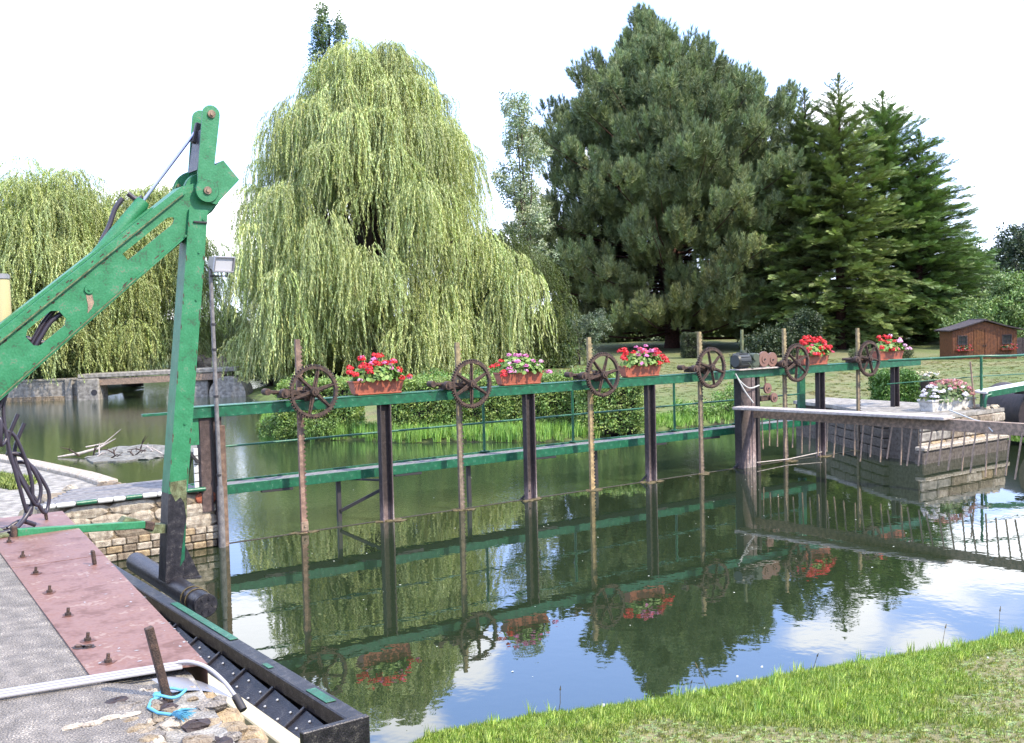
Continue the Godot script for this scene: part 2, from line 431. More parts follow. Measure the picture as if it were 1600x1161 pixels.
# ------------------------------------------------------------------ leaves
var L := {}
func leaf(mb: MB, at: Vector3, dir: Vector3, side: Vector3, len_: float, wid: float, bend := 0.0):
	var nn := dir.cross(side).normalized()
	var mid := at + dir * len_ * 0.5 + nn * bend
	var tip := at + dir * len_
	mb.tri(at, mid + side * wid * 0.5, tip, nn); mb.tri(at, tip, mid - side * wid * 0.5, nn)
func rnd_dir(r: RandomNumberGenerator) -> Vector3:
	var z := r.randf_range(-1, 1)
	var a := r.randf() * TAU
	return Vector3(sqrt(1 - z * z) * cos(a), z, sqrt(1 - z * z) * sin(a))
func leaf_meshes():
	var r := RandomNumberGenerator.new()
	# hanging willow switches, 1 m tall as built, arching out along +x before they fall
	for k in 4:
		r.seed = 100 + k
		var mb := MB.new()
		var prev := Vector3.ZERO
		var wob := r.randf() * TAU
		for i in 46:
			var t := i / 45.0
			var x := 0.22 * (1.0 - exp(-t * 5.0)) + 0.05 * sin(t * 7.0 + wob)
			var p := Vector3(x, 0.10 * sin(min(t * 7.0, PI)) * 0.6 - t, 0.045 * sin(t * 9.0 + wob * 2))
			var sh := r.randf_range(0.72, 1.18)
			mb.col = Color(sh, sh, sh * r.randf_range(0.85, 1.0))
			for q in 2:
				var a := r.randf() * TAU
				var out := Vector3(cos(a), 0, sin(a))
				var d := (out * r.randf_range(0.5, 1.3) + Vector3.DOWN).normalized()
				leaf(mb, p, d, d.cross(out).normalized(), r.randf_range(0.05, 0.085), 0.021)
			if i > 0 and i % 3 == 0:
				mb.col = Color(0.55, 0.42, 0.3)
				mb.tri(prev, p, prev + Vector3(0.003, 0, 0.003))
			if i % 3 == 0: prev = p
		L["willow%d" % k] = mb.mesh()
	# a ball of broad leaves, radius about 0.5
	for k in 3:
		r.seed = 140 + k
		var mb := MB.new()
		for i in 34:
			var d := rnd_dir(r)
			var p := d * pow(r.randf(), 0.5) * 0.5
			var sh := r.randf_range(0.7, 1.2)
			mb.col = Color(sh, sh, sh * 0.95)
			var dir := (rnd_dir(r) + Vector3(0, -0.3, 0) + d * 0.6).normalized()
			leaf(mb, p, dir, dir.cross(rnd_dir(r)).normalized(), r.randf_range(0.2, 0.32), 0.15, 0.02)
		L["clump%d" % k] = mb.mesh()
	# pine shoot, needles swept forward round an upright stem, 1 m tall as built
	for k in 3:
		r.seed = 160 + k
		var mb := MB.new()
		for i in 60:
			var t := r.randf()
			var a := r.randf() * TAU
			var p := Vector3(0, t * 0.8 - 0.1, 0)
			var d := (Vector3(cos(a), 0, sin(a)) * lerpf(1.0, 0.35, t) + Vector3.UP * lerpf(0.45, 1.1, t)).normalized()
			var sh := r.randf_range(0.75, 1.2)
			mb.col = Color(sh, sh, sh)
			var s := d.cross(rnd_dir(r)).normalized() * 0.026
			mb.tri(p - s, p + s, p + d * r.randf_range(0.38, 0.52), d.cross(s).normalized())
		L["pine%d" % k] = mb.mesh()
	# flat spruce spray along +x, 1 m long, twigs hanging a little
	for k in 3:
		r.seed = 180 + k
		var mb := MB.new()
		for i in 13:
			var t := (i + 0.5) / 13.0
			for s in [-1.0, 1.0]:
				var len_ := 0.42 * sin(PI * (0.12 + t * 0.86)) * r.randf_range(0.7, 1.1)
				var root := Vector3(t * 0.95, -0.10 * t * t, 0)
				var d := Vector3(0.75, -0.22 - r.randf() * 0.2, s * 0.8).normalized()
				var sh := r.randf_range(0.7, 1.1)
				mb.col = Color(sh, sh, sh)
				for j in 3:
					var q := root + d * len_ * (j / 3.0)
					mb.col = Color(sh, sh, sh) * (1.0 + 0.1 * j)
					for e in [-1.0, 1.0]:
						var dd: Vector3 = (d + Vector3(0, -0.25 + r.randf() * 0.3, 0) + Vector3(-d.z, 0, d.x) * 0.7 * e).normalized()
						leaf(mb, q, dd, dd.cross(Vector3.UP).normalized(), r.randf_range(0.12, 0.18), 0.032)
		L["spruce%d" % k] = mb.mesh()
	# grass tufts, 1 m tall as built
	for k in 3:
		r.seed = 200 + k
		var mb := MB.new()
		for i in 16:
			var a := r.randf() * TAU
			var b := Vector3(cos(a), 0, sin(a)) * r.randf() * 0.35
			var o := r.randf() * TAU
			var lean := Vector3(cos(o), 0, sin(o)) * r.randf_range(0.08, 0.5)
			var hgt := r.randf_range(0.55, 1.0)
			var s := Vector3(-sin(o), 0, cos(o)) * 0.035
			var sh := r.randf_range(0.75, 1.2)
			mb.col = Color(sh, sh, sh * 0.9)
			var m1 := b + lean * 0.3 + Vector3(0, hgt * 0.55, 0)
			var tp := b + lean + Vector3(0, hgt, 0)
			var nn := (Vector3(cos(o), 0.5, sin(o))).normalized()
			mb.tri(b - s, b + s, m1 + s * 0.8, nn); mb.tri(b - s, m1 + s * 0.8, m1 - s * 0.8, nn); mb.tri(m1 - s * 0.8, m1 + s * 0.8, tp, nn)
		L["tuft%d" % k] = mb.mesh()
	# low rosette of clover-like leaves
	for k in 2:
		r.seed = 220 + k
		var mb := MB.new()
		for i in 18:
			var a := r.randf() * TAU
			var p := Vector3(cos(a), 0, sin(a)) * r.randf() * 0.5 + Vector3(0, r.randf_range(0.1, 0.5), 0)
			var d := (rnd_dir(r) + Vector3(0, 0.25, 0)).normalized()
			var sh := r.randf_range(0.7, 1.2)
			mb.col = Color(sh, sh, sh)
			leaf(mb, p, d, d.cross(Vector3.UP).normalized(), 0.34, 0.26)
		L["clover%d" % k] = mb.mesh()
	# geranium bloom: petals over a half ball, radius 1
	for k in 3:
		r.seed = 240 + k
		var mb := MB.new()
		for i in 26:
			var d := rnd_dir(r)
			d.y = abs(d.y) * 0.9 - 0.25
			d = d.normalized()
			var t := d.cross(rnd_dir(r)).normalized()
			var s := d.cross(t)
			var sh := r.randf_range(0.75, 1.15)
			mb.col = Color(sh, sh, sh)
			var p := d * r.randf_range(0.75, 1.0)
			mb.quad(p - t * 0.34, p + s * 0.34, p + t * 0.34, p - s * 0.34, (d + t * 0.2).normalized())
		L["bloom%d" % k] = mb.mesh()

# ------------------------------------------------------------------ ground and water
var shore := PackedVector2Array([Vector2(-1.3, -6.6), Vector2(-0.7, -7.45), Vector2(0.15, -7.75), Vector2(0.95, -7.95), Vector2(2.0, -8.4), Vector2(3.3, -8.85), Vector2(4.75, -9.5), Vector2(7.5, -11.0), Vector2(12, -14), Vector2(20, -19), Vector2(60, -30), Vector2(60, -36), Vector2(24, -29.5), Vector2(15, -26.6), Vector2(11, -25.9), Vector2(8.2, -28.3), Vector2(6.8, -30.2), Vector2(5.4, -29.8), Vector2(3.6, -28.4), Vector2(2.0, -26.9), Vector2(0.6, -26.45), Vector2(-1.2, -27.0), Vector2(-2.9, -27.1), Vector2(-4.4, -28.2), Vector2(-5.7, -28.2), Vector2(-7.4, -30.5), Vector2(-8.6, -36), Vector2(-10.6, -44), Vector2(-13.2, -50), Vector2(-14, -58), Vector2(-18, -74), Vector2(-24, -74), Vector2(-20.5, -58), Vector2(-19.7, -49.8), Vector2(-24, -48.6), Vector2(-40, -45), Vector2(-40, -32), Vector2(-16, -25.2), Vector2(-9.6, -21.0), Vector2(-7.0, -18.1), Vector2(-6.0, -16.5), Vector2(-6.1, -13.2), Vector2(-5.3, -11.8)])
func land(x: float, z: float) -> float:      # metres from the waterline, positive on land
	var p := Vector2(x, z)
	var best := 1e9
	var inside := false
	var j := shore.size() - 1
	for i in shore.size():
		var a := shore[j]
		var b := shore[i]
		best = min(best, p.distance_squared_to(Geometry2D.get_closest_point_to_segment(p, a, b)))
		if (a.y > z) != (b.y > z) and x < (b.x - a.x) * (z - a.y) / (b.y - a.y) + a.x:
			inside = not inside
		j = i
	return sqrt(best) * (-1.0 if inside else 1.0)
var bumps := noise(77, 0.35, 3)
func ground_h(x: float, z: float, d: float) -> float:
	if d < 0: return max(-0.9, d * 0.9) - 0.03
	var near := smoothstep(-14.0, -10.0, z) * smoothstep(-4.0, 0.5, x + z * 0.3)
	var h: float = 0.16 * (1.0 - exp(-d * 5.0)) + 0.02 * bumps.get_noise_2d(x * 3, z * 3) * min(d, 1.0)
	var rise_near := 0.17 * d
	var rise_far: float = min(d * 0.035, 0.22) + max(0.0, -z - 70.0) * 0.02 + smoothstep(30.0, 90.0, x) * smoothstep(-40.0, -110.0, z) * 5.0
	return h + lerpf(rise_far, rise_near, near) + bumps.get_noise_2d(x, z) * 0.03 * min(d, 1.0)
func coords(marks: Array) -> PackedFloat32Array:     # [[from, step], ..., [end, 0]]
	var o := PackedFloat32Array()
	for i in marks.size() - 1:
		var a: float = marks[i][0]
		while a < marks[i + 1][0] - 1e-4:
			o.push_back(a); a += marks[i][1]
	o.push_back(marks[-1][0])
	return o
func terrain_and_water():
	var xs := coords([[-400, 60], [-100, 12], [-40, 1.6], [-12, 0.55], [-3, 0.2], [7, 0.5], [20, 1.5], [50, 10], [130, 60], [430, 0]])
	var zs := coords([[-420, 60], [-120, 10], [-60, 1.6], [-34, 0.5], [-12, 0.2], [-3, 0.6], [6, 3], [30, 20], [90, 0]])
	var tone := noise(91, 0.5, 4)
	var tone2 := noise(92, 0.12, 3)
	var hs := []
	var cs := []
	for zi in zs.size():
		var row := PackedVector3Array()
		var crow := PackedColorArray()
		for xi in xs.size():
			var x := xs[xi]
			var z := zs[zi]
			var d := land(x, z)
			row.push_back(Vector3(x, ground_h(x, z, d), z))
			var t := tone.get_noise_2d(x, z) + 0.6 * tone2.get_noise_2d(x, z)
			var green := Color(0.17, 0.24, 0.06)
			var dry := Color(0.34, 0.295, 0.145)
			var k := smoothstep(0.8, 2.2, d + t * 1.5 + 0.4 * smoothstep(1.5, 4.5, x)) * 0.9 if z > -14 else smoothstep(1.5, 3.5, d + t * 2.0) * clampf(0.38 + t * 0.9, 0.05, 0.95)
			var c := green.lerp(dry, k)
			if d < 0.1: c = Color(0.05, 0.045, 0.025)
			crow.push_back(c)
		hs.push_back(row); cs.push_back(crow)
	var st := SurfaceTool.new()
	st.begin(Mesh.PRIMITIVE_TRIANGLES)
	for zi in zs.size():
		for xi in xs.size():
			st.set_color(cs[zi][xi]); st.set_smooth_group(0); st.add_vertex(hs[zi][xi])
	var nx := xs.size()
	for zi in zs.size() - 1:
		for xi in nx - 1:
			var a := zi * nx + xi
			for i in [a, a + 1, a + nx, a + 1, a + nx + 1, a + nx]: st.add_index(i)
	st.generate_normals()
	var g := MeshInstance3D.new()
	g.name = "ground"; g.mesh = st.commit(); g.material_override = M.ground
	add_child(g); tag(g, "grassy banks and lawn around the stream", "", "", "structure")
	# two sheets of water that meet under the sluice bridge
	var wa := MB.new()
	wa.quad(Vector3(-60, 0, -0.06), Vector3(120, 0, -0.06), Vector3(120, 0, 40), Vector3(-60, 0, 40), Vector3.UP)
	tag(struct_uv("mill_pond_water", wa, M.calm_water), "calm dark water below the row of gates")
	var wb := MB.new()
	wb.quad(Vector3(-60, 0, -0.06), Vector3(120, 0, -0.06), Vector3(120, 0, -120), Vector3(-60, 0, -120), Vector3.UP)
	tag(struct_uv("river_water", wb, M.riffled_water), "riffled green water behind the row of gates")
	# specks of leaf and blossom drifting on the pond
	var r := RandomNumberGenerator.new(); r.seed = 5
	var sp := MB.new()
	for i in 110:
		var p := Vector3(r.randf_range(-3.5, 9), 0.006, r.randf_range(0.4, 8.2)) if i < 80 else Vector3(r.randf_range(-2, 9), 0.008, r.randf_range(-6, -1))
		var a := r.randf() * TAU
		var s := r.randf_range(0.005, 0.02)
		var e := Vector3(cos(a), 0, sin(a)) * s
		var f := Vector3(-sin(a), 0, cos(a)) * s * 0.6
		sp.quad(p - e, p + f, p + e, p - f, Vector3.UP)
	var so := obj("floating_leaves", sp, M.water_lily, self)
	so.position = ORIGIN; so.rotation.y = TH
	tag(so, "pale specks of leaf and blossom drifting on the water", "leaves", "", "stuff")

# ------------------------------------------------------------------ left quay, flume, pier
func left_quay():
	var r := RandomNumberGenerator.new(); r.seed = 9
	# the quay: an asphalt top on a concrete body
	var q := MB.new()
	q.extr(PackedVector2Array([Vector2(-12, 0.5), Vector2(-5.75, 0.5), Vector2(-5.95, -8.35), Vector2(-6.2, -9.9), Vector2(-12, -9.9)]), 0.0, 1.04, Transform3D(Basis(Vector3(1, 0, 0), Vector3(0, 0, -1), Vector3(0, 1, 0)), Vector3.ZERO))
	tag(struct_uv("quay_body", q, M.concrete), "concrete body of the quay under the asphalt")
	var top := MB.new()
	top.extr(PackedVector2Array([Vector2(-12, 0.45), Vector2(-5.95, 0.45), Vector2(-6.05, -4.4), Vector2(-6.42, -8.17), Vector2(-12, -7.6)]), 1.04, 1.09, Transform3D(Basis(Vector3(1, 0, 0), Vector3(0, 0, -1), Vector3(0, 1, 0)), Vector3.ZERO))
	tag(struct_uv("quay_pavement", top, M.asphalt), "speckled grey asphalt on the quay beside the rusty plates")
	var top2 := MB.new()
	top2.extr(PackedVector2Array([Vector2(-12, -7.62), Vector2(-6.48, -8.2), Vector2(-6.22, -8.5), Vector2(-6.28, -8.8), Vector2(-6.45, -9.1), Vector2(-6.5, -9.9), Vector2(-12, -9.9)]), 1.04, 1.075, Transform3D(Basis(Vector3(1, 0, 0), Vector3(0, 0, -1), Vector3(0, 1, 0)), Vector3.ZERO))
	tag(struct_uv("quay_slab", top2, M.asphalt), "grey slab in front of the cable duct with a crumbling corner")
	# broken stones of the quay corner
	var st := thing("broken_quay_stones", "pale broken stones at the crumbling corner of the quay under the stake", "stones", Vector3(-6.15, 0.9, 9.0))
	for i in 90:
		var t := r.randf()
		var uu := lerpf(-6.48, -6.02, pow(r.randf(), 0.8))
		var vv := lerpf(8.5, 9.75, t)
		var big := r.randf_range(0.035, 0.12)
		var m := MB.new()
		var edge := smoothstep(-6.45, -6.0, uu)
		m.rock(Vector3(uu, 1.06 - edge * r.randf_range(0.0, 0.16), vv), Vector3(big * 1.4, big * 0.6, big), 300 + i, 0.22)
		obj("stone", m, [M.pale_stone, M.mortar, M.brick_grey, M.pipe_brown, M.asphalt][i % 5], st)
	for i in 7:
		var m := MB.new()
		m.rock(Vector3(-6.0 + 0.02 * r.randf(), 0.92 - 0.16 * (i % 2) , 8.62 + 0.17 * i), Vector3(0.2, 0.19, 0.2), 400 + i, 0.12)
		obj("stone", m, [M.brick_tan, M.pale_stone][i % 2], st)
	for i in 4:
		var m := MB.new()
		m.rock(Vector3(-6.72 + 0.09 * i, 1.076, 8.86 + 0.02 * (i % 2)), Vector3(0.11, 0.02, 0.06), 450 + i, 0.1)
		obj("stone", m, M.pale_stone, st)
	# rusty cover plates over the flume edge
	var cp := thing("rusty_cover_plates", "rusty red steel plates bolted along the quay edge", "cover plate", Vector3(-6.0, 1.09, 6.0))
	var le := func(v: float): return lerpf(-6.08, -6.47, (v - 2.2) / 6.1)
	var ri := func(v: float): return lerpf(-5.24, -5.875, (v - 2.2) / 6.2)
	var cuts := [2.2, 3.4, 4.9, 6.42, 8.2]
	for i in 4:
		var v0: float = cuts[i]
		var v1: float = cuts[i + 1] - 0.008
		var p := MB.new()
		var ex := 0.22 if i == 3 else 0.0
		p.extr(PackedVector2Array([Vector2(le.call(v0), -v0), Vector2(ri.call(v0), -v0), Vector2(ri.call(v1 + ex), -v1 - ex), Vector2(le.call(v1), -v1)]), 1.092, 1.10 + 0.002 * (i % 2), Transform3D(Basis(Vector3(1, 0, 0), Vector3(0, 0, -1), Vector3(0, 1, 0)), Vector3.ZERO))
		var a := Vector3(ri.call(v0), 1.09, v0)
		var b := Vector3(ri.call(v1 + ex), 1.09, v1 + ex)
		p.quad(a, b, b - Vector3(0, 0.22, 0), a - Vector3(0, 0.22, 0), Vector3.RIGHT)
		obj("plate", p, M.rust_plate, cp)
	for b in [Vector2(-6.09, 4.5), Vector2(-6.14, 5.25), Vector2(-6.2, 6.0), Vector2(-6.25, 6.77), Vector2(-6.3, 7.48), Vector2(-6.38, 7.58), Vector2(-6.33, 7.62), Vector2(-6.32, 8.01), Vector2(-6.05, 3.7)]:
		var small: bool = b.y > 7.55 and b.y < 7.7
		var m := MB.new()
		m.tube([Vector3(b.x, 1.1, b.y), Vector3(b.x, 1.115 if small else 1.122, b.y)], 0.022, 6)
		var ring := MB.new()
		var po := PackedVector2Array()
		for k in 12: po.push_back(Vector2(b.x + cos(TAU * k / 12) * r.randf_range(0.03, 0.055), -b.y + sin(TAU * k / 12) * r.randf_range(0.03, 0.06)))
		ring.extr(po, 1.1025, 1.1045, Transform3D(Basis(Vector3(1, 0, 0), Vector3(0, 0, -1), Vector3(0, 1, 0)), Vector3.ZERO))
		obj("rust_stain", ring, M.pipe_brown if small else M.rust_stain, cp)
		if not small: m.tube([Vector3(b.x, 1.12, b.y), Vector3(b.x + 0.004, 1.155, b.y)], 0.011, 8)
		obj("bolt", m, M.rust, cp)
	var pe := MB.new()
	for i in 60:
		var v := r.randf_range(3.0, 8.3)
		var u := lerpf(le.call(v), ri.call(v), 1.0 - pow(r.randf(), 2.0) * 0.9)
		var a := r.randf() * TAU
		var z := r.randf_range(0.006, 0.02)
		var e := Vector3(cos(a), 0, sin(a)) * z
		var g := Vector3(-sin(a), 0, cos(a)) * z * 0.5
		var qq := Vector3(u, 1.1045, v)
		pe.quad(qq - e, qq + g, qq + e, qq - g, Vector3.UP)
	tag(obj("petal_specks", pe, M.white_plastic, cp), "", "", "", "stuff")
	for b in [Vector2(-5.68, 5.23), Vector2(-5.5, 2.66)]:
		var m := MB.new()
		m.bar(Vector3(b.x, 1.1, b.y), Vector3(b.x - 0.012, 1.22, b.y), 0.03, 0.045, 0.008)
		obj("lug", m, M.rust, cp)
	# flume with perforated floor plates
	var fl := thing("screen_flume", "long dark steel flume with perforated floor plates beside the quay", "flume", Vector3(-5.1, 0.2, 5.0))
	var v_end := 8.62
	var rim := MB.new()
	rim.span(Vector3(-5.11, 0.54, 1.2), Vector3(-4.985, 0.65, v_end), 0.008)
	obj("outer_rim", rim, M.wet_iron, fl)
	var pt := MB.new()
	pt.span(Vector3(-5.06, 0.652, 5.2), Vector3(-4.995, 0.658, 6.6), 0.002); pt.span(Vector3(-5.09, 0.652, 8.0), Vector3(-5.02, 0.657, 8.3), 0.002); pt.span(Vector3(-5.1, 0.652, 7.3), Vector3(-5.06, 0.656, 7.42), 0.002)
	tag(obj("paint_remnant", pt, M.bridge_green, fl), "", "", "", "stuff")
	var sk := MB.new()
	sk.quad(Vector3(-4.99, 0.52, 1.2), Vector3(-4.99, 0.52, v_end), Vector3(-4.93, -0.2, v_end), Vector3(-4.93, -0.2, 1.2), Vector3.RIGHT)
	sk.quad(Vector3(-5.115, 0.5, 1.2), Vector3(-5.115, 0.5, v_end), Vector3(-5.112, 0.2, v_end), Vector3(-5.112, 0.2, 1.2), Vector3.LEFT)
	obj("outer_wall", sk, M.wet_iron, fl)
	var lg := MB.new()
	lg.span(Vector3(-5.41, 0.30, 2.0), Vector3(-5.275, 0.48, v_end), 0.008)
	obj("inner_ledge", lg, M.ledge_yellow, fl)
	var step := 0.50
	for i in 13:
		var v0 := 2.05 + i * step
		var p := MB.new()
		var a := Vector3(-5.272, 0.445, v0)
		var b := Vector3(-5.118, 0.545, v0)
		p.bar((a + b) * 0.5 + Vector3(0, 0, 0.02), (a + b) * 0.5 + Vector3(0, -0.03, step - 0.03), a.distance_to(b), 0.012, 0.003, (b - a).cross(Vector3.BACK).normalized())
		var pl := obj("floor_plate", p, M.wet_iron, fl)
		var rb := MB.new()
		rb.bar(a + Vector3(0, 0.012, 0), b + Vector3(0, 0.012, 0), 0.022, 0.03, 0.004)
		obj("rib", rb, M.wet_iron, fl)
		var dots := MB.new()
		for k in 4:
			var f := [0.3, 0.75, 0.25, 0.7][k] as float
			var g := [0.2, 0.3, 0.65, 0.75][k] as float
			var c := a.lerp(b, f) + Vector3(-0.004, 0.012 - 0.03 * g, step * g)
			dots.disc(c, Vector3(-0.5, 0.87, 0).normalized(), 0.009, 0.006, 8)
		var dn := obj("hole_highlights", dots, M.hole_dot, pl)  # pale discs: white highlights at the plate holes, put in as colour
		dn.position = Vector3.ZERO; tag(dn, "", "", "", "stuff")
	var ep := MB.new()
	ep.span(Vector3(-5.42, 0.1, v_end + 0.003), Vector3(-4.98, 0.655, v_end + 0.05), 0.006)
	obj("end_plate", ep, M.wet_iron, fl)
	# bits on the quay: stake, rope, duct, hose
	var sk2 := thing("rusty_stake", "leaning rusty steel stake driven into the quay corner", "stake", Vector3(-6.2, 1.03, 8.75))
	var m1 := MB.new()
	m1.bar(Vector3(-6.19, 0.98, 8.72), Vector3(-6.29, 1.46, 8.72), 0.042, 0.042, 0.004)
	obj("shaft", m1, M.rust, sk2)
	var rp := thing("blue_rope", "frayed blue rope looped round the rusty stake", "rope", Vector3(-6.22, 1.06, 8.78))
	var loop := []
	for i in 25:
		var a := TAU * i / 24.0
		loop.push_back(Vector3(-6.185 + cos(a) * 0.075, 1.085 + 0.008 * sin(a * 3), 8.72 + sin(a) * 0.06))
	var m2 := MB.new(); m2.tube(loop, 0.0085, 6)
	obj("loop", m2, M.blue_rope, rp)
	var m3 := MB.new()
	m3.tube([Vector3(-6.26, 1.085, 8.74), Vector3(-6.31, 1.09, 8.78), Vector3(-6.35, 1.085, 8.86), Vector3(-6.335, 1.085, 8.97), Vector3(-6.29, 1.085, 9.04)], 0.009, 6)
	m3.rock(Vector3(-6.265, 1.095, 8.735), Vector3(0.045, 0.035, 0.04), 3)
	obj("tail", m3, M.blue_rope, rp)
	var m4 := MB.new()
	for i in 70:
		var a := r.randf_range(-0.9, 1.3)
		var d := Vector3(sin(a) * 0.5 + 0.45, r.randf_range(-0.1, 0.35), cos(a)).normalized()
		var p := Vector3(-6.29, 1.085, 9.04)
		var e := p + d * r.randf_range(0.05, 0.13)
		m4.tube([p, (p + e) * 0.5 + Vector3(0, 0.012, 0), e], [0.004, 0.004, 0.002], 4, false)
	obj("frayed_end", m4, M.blue_rope, rp)
	var du := thing("cable_duct", "white plastic cable duct laid across the quay", "cable duct", Vector3(-6.9, 1.09, 8.0))
	for k in 3:
		var mm1 := MB.new()
		mm1.bar(Vector3(-7.9, 1.10 - 0.004 * k, 7.955 + 0.033 * k), Vector3(-5.98 - 0.015 * k, 1.108 - 0.004 * k, 8.315 + 0.033 * k), 0.020, 0.018, 0.005)
		obj("duct_strip", mm1, M.white_plastic, du)
	var ho := thing("white_conduit_hose", "curved white conduit hose running off the quay into the flume", "hose", Vector3(-5.9, 1.09, 8.4))
	var m5 := MB.new()
	m5.tube(smooth([Vector3(-6.02, 1.12, 8.34), Vector3(-5.96, 1.12, 8.38), Vector3(-5.89, 1.09, 8.45), Vector3(-5.83, 1.02, 8.54), Vector3(-5.80, 0.95, 8.64)]), 0.012, 10)
	obj("hose", m5, M.white_plastic, ho)
	var m6 := MB.new()
	m6.tube([Vector3(-5.80, 0.955, 8.63), Vector3(-5.785, 0.89, 8.70)], 0.024, 10)
	obj("cuff", m6, M.dark_metal, ho)
	var sh := thing("bent_metal_sheet", "bent pale metal sheet tucked under the rusty plate end", "metal sheet", Vector3(-6.0, 1.0, 8.5))
	var m7 := MB.new()
	for i in 6:
		var f := i / 6.0
		var g := (i + 1) / 6.0
		var ya := 1.085 - 0.13 * f * f
		var yb := 1.085 - 0.13 * g * g
		m7.quad(Vector3(-6.2 + 0.36 * f, ya, 8.42 - 0.02 * f), Vector3(-6.2 + 0.36 * g, yb, 8.42 - 0.02 * g), Vector3(-6.16 + 0.36 * g, yb - 0.02, 8.66), Vector3(-6.16 + 0.36 * f, ya - 0.02, 8.66), Vector3.UP)
	obj("sheet", m7, M.aluminium, sh)
	# stone pier at the near end of the bridge
	var pr := thing("stone_pier", "rough stone and brick pier at the near end of the sluice bridge", "pier", Vector3(-3.7, 0, -0.6))
	var core := MB.new()
	core.span(Vector3(-4.72, -0.4, -1.7), Vector3(-2.72, 0.76, -0.02), 0.03)
	obj("core", core, M.mortar, pr)
	var row_h := [0.0, 0.105, 0.205]
	for row in 3:
		var uu := -4.70 + 0.07 * (row % 2)
		while uu < -2.8:
			var wdt := r.randf_range(0.15, 0.24)
			if uu + wdt > -2.7: wdt = -2.7 - uu
			var m := MB.new()
			m.box(Vector3(uu + wdt * 0.5, row_h[row] + 0.05, -0.025), Vector3(wdt - 0.012, 0.09, 0.09 + r.randf_range(0, 0.025)), 0.012)
			obj("brick", m, [M.brick_tan, M.pale_stone, M.brick_grey][r.randi() % 3], pr)
			uu += wdt
	for row in 3:
		var uu := -4.72
		var hh := [0.17, 0.16, 0.15][row] as float
		var y0 := [0.30, 0.465, 0.62][row] as float
		while uu < -2.75:
			var wdt := r.randf_range(0.28, 0.62) if uu < -3.3 else r.randf_range(0.4, 0.7)
			if row == 2 and uu > -3.15: wdt = r.randf_range(0.15, 0.22)
			if uu + wdt > -2.85: wdt = -2.7 - uu
			var m := MB.new()
			m.rock(Vector3(uu + wdt * 0.5, y0 + hh * 0.5, -0.035), Vector3(wdt * 1.06, hh * 1.12, 0.10), r.randi(), 0.03)
			obj("stone", m, M.brick_red if (row == 2 and uu > -3.15) else [M.pale_stone, M.pale_stone, M.pale_stone, M.brick_grey][r.randi() % 4], pr)
			uu += wdt
	for i in 5:
		var m := MB.new()
		m.rock(Vector3(-2.72, 0.08 + i * 0.15, -0.3 - 0.25 * (i % 2)), Vector3(0.14, 0.15, 0.4), 900 + i, 0.08)
		obj("stone", m, M.brick_grey, pr)
	# walkway over the pier
	var wk := thing("plank_walkway", "grey plank walkway laid over the stone pier", "walkway", Vector3(-3.9, 0.78, -0.5))
	for i in 9:
		var m := MB.new()
		var vv := 0.0 - i * 0.155
		m.span(Vector3(-5.05 + 0.09 * i, 0.79 + 0.003 * (i % 2), vv - 0.145), Vector3(-2.9, 0.83 + 0.003 * (i % 2), vv), 0.008)
		obj("plank", m, M.grey_plank, wk)
	var tb := thing("striped_barrier_tube", "white and green banded tube along the walkway edge", "barrier", Vector3(-4, 0.85, 0.06))
	var xx := -5.0
	var kk := 0
	while xx < -2.95:
		var len_ := [0.16, 0.24, 0.27, 0.2, 0.16, 0.22, 0.2][kk % 7] as float
		var m := MB.new()
		m.tube([Vector3(xx + 0.006, 0.835, 0.06), Vector3(xx + 0.02, 0.835, 0.06), Vector3(xx + len_ - 0.02, 0.835, 0.06), Vector3(xx + len_ - 0.006, 0.835, 0.06)], [0.024, 0.032, 0.032, 0.024], 10)
		obj("band", m, M.bridge_green if kk % 7 == 2 or kk % 7 == 5 else M.white_paint, tb)
		xx += len_; kk += 1
	var ck := MB.new(); ck.tube([Vector3(-5.02, 0.835, 0.06), Vector3(-2.94, 0.835, 0.06)], 0.022, 8)
	obj("core_tube", ck, M.dark_metal, tb)
	# apron behind, with its strip of grass
	var ap := MB.new()
	var apron_xf := Transform3D(Basis(Vector3(1, 0, 0), Vector3(0, 0, -1), Vector3(0, 1, 0)), Vector3.ZERO)
	ap.extr(PackedVector2Array([Vector2(-14, 23.6), Vector2(-11.6, 22.9), Vector2(-9.5, 21.0), Vector2(-7.5, 18.9), Vector2(-6.75, 17.9), Vector2(-6.95, 17.1), Vector2(-7.6, 16.9), Vector2(-7.3, 15.3), Vector2(-6.3, 12.8), Vector2(-14, 10)]), 0.0, 0.44, apron_xf)
	var apo := MeshInstance3D.new(); apo.mesh = ap.mesh(); apo.material_override = M.concrete; apo.name = "quay_apron"
	add_child(apo); tag(apo, "pale concrete apron of the upper quay", "", "", "structure")
	var cb := thing_w("kerb_stone_edge", "pale stone kerb curving along the upper quay edge", "kerb", Vector3(-9, 0.44, -20.5))
	var kerb := [Vector2(-11.7, -22.9), Vector2(-10.6, -21.95), Vector2(-9.6, -21.0), Vector2(-8.6, -19.95), Vector2(-7.6, -18.9), Vector2(-6.85, -17.95)]
	for i in 5:
		var m := MB.new()
		var a := Vector3(kerb[i].x, 0.46, kerb[i].y)
		var b := Vector3(kerb[i + 1].x, 0.46, kerb[i + 1].y)
		var d := (b - a).normalized()
		m.bar(a + d * 0.01 + Vector3(-0.12, 0, 0.1), b - d * 0.01 + Vector3(-0.12, 0, 0.1), 0.34, 0.12, 0.02)
		var k := obj("kerb_stone", m, M.pale_stone, cb)
		k.position = -cb.position
	# rubble at the apron tip
	var rb2 := thing_w("apron_rubble", "broken stones at the tip of the pale apron", "stones", Vector3(-6.9, 0.4, -17.4))
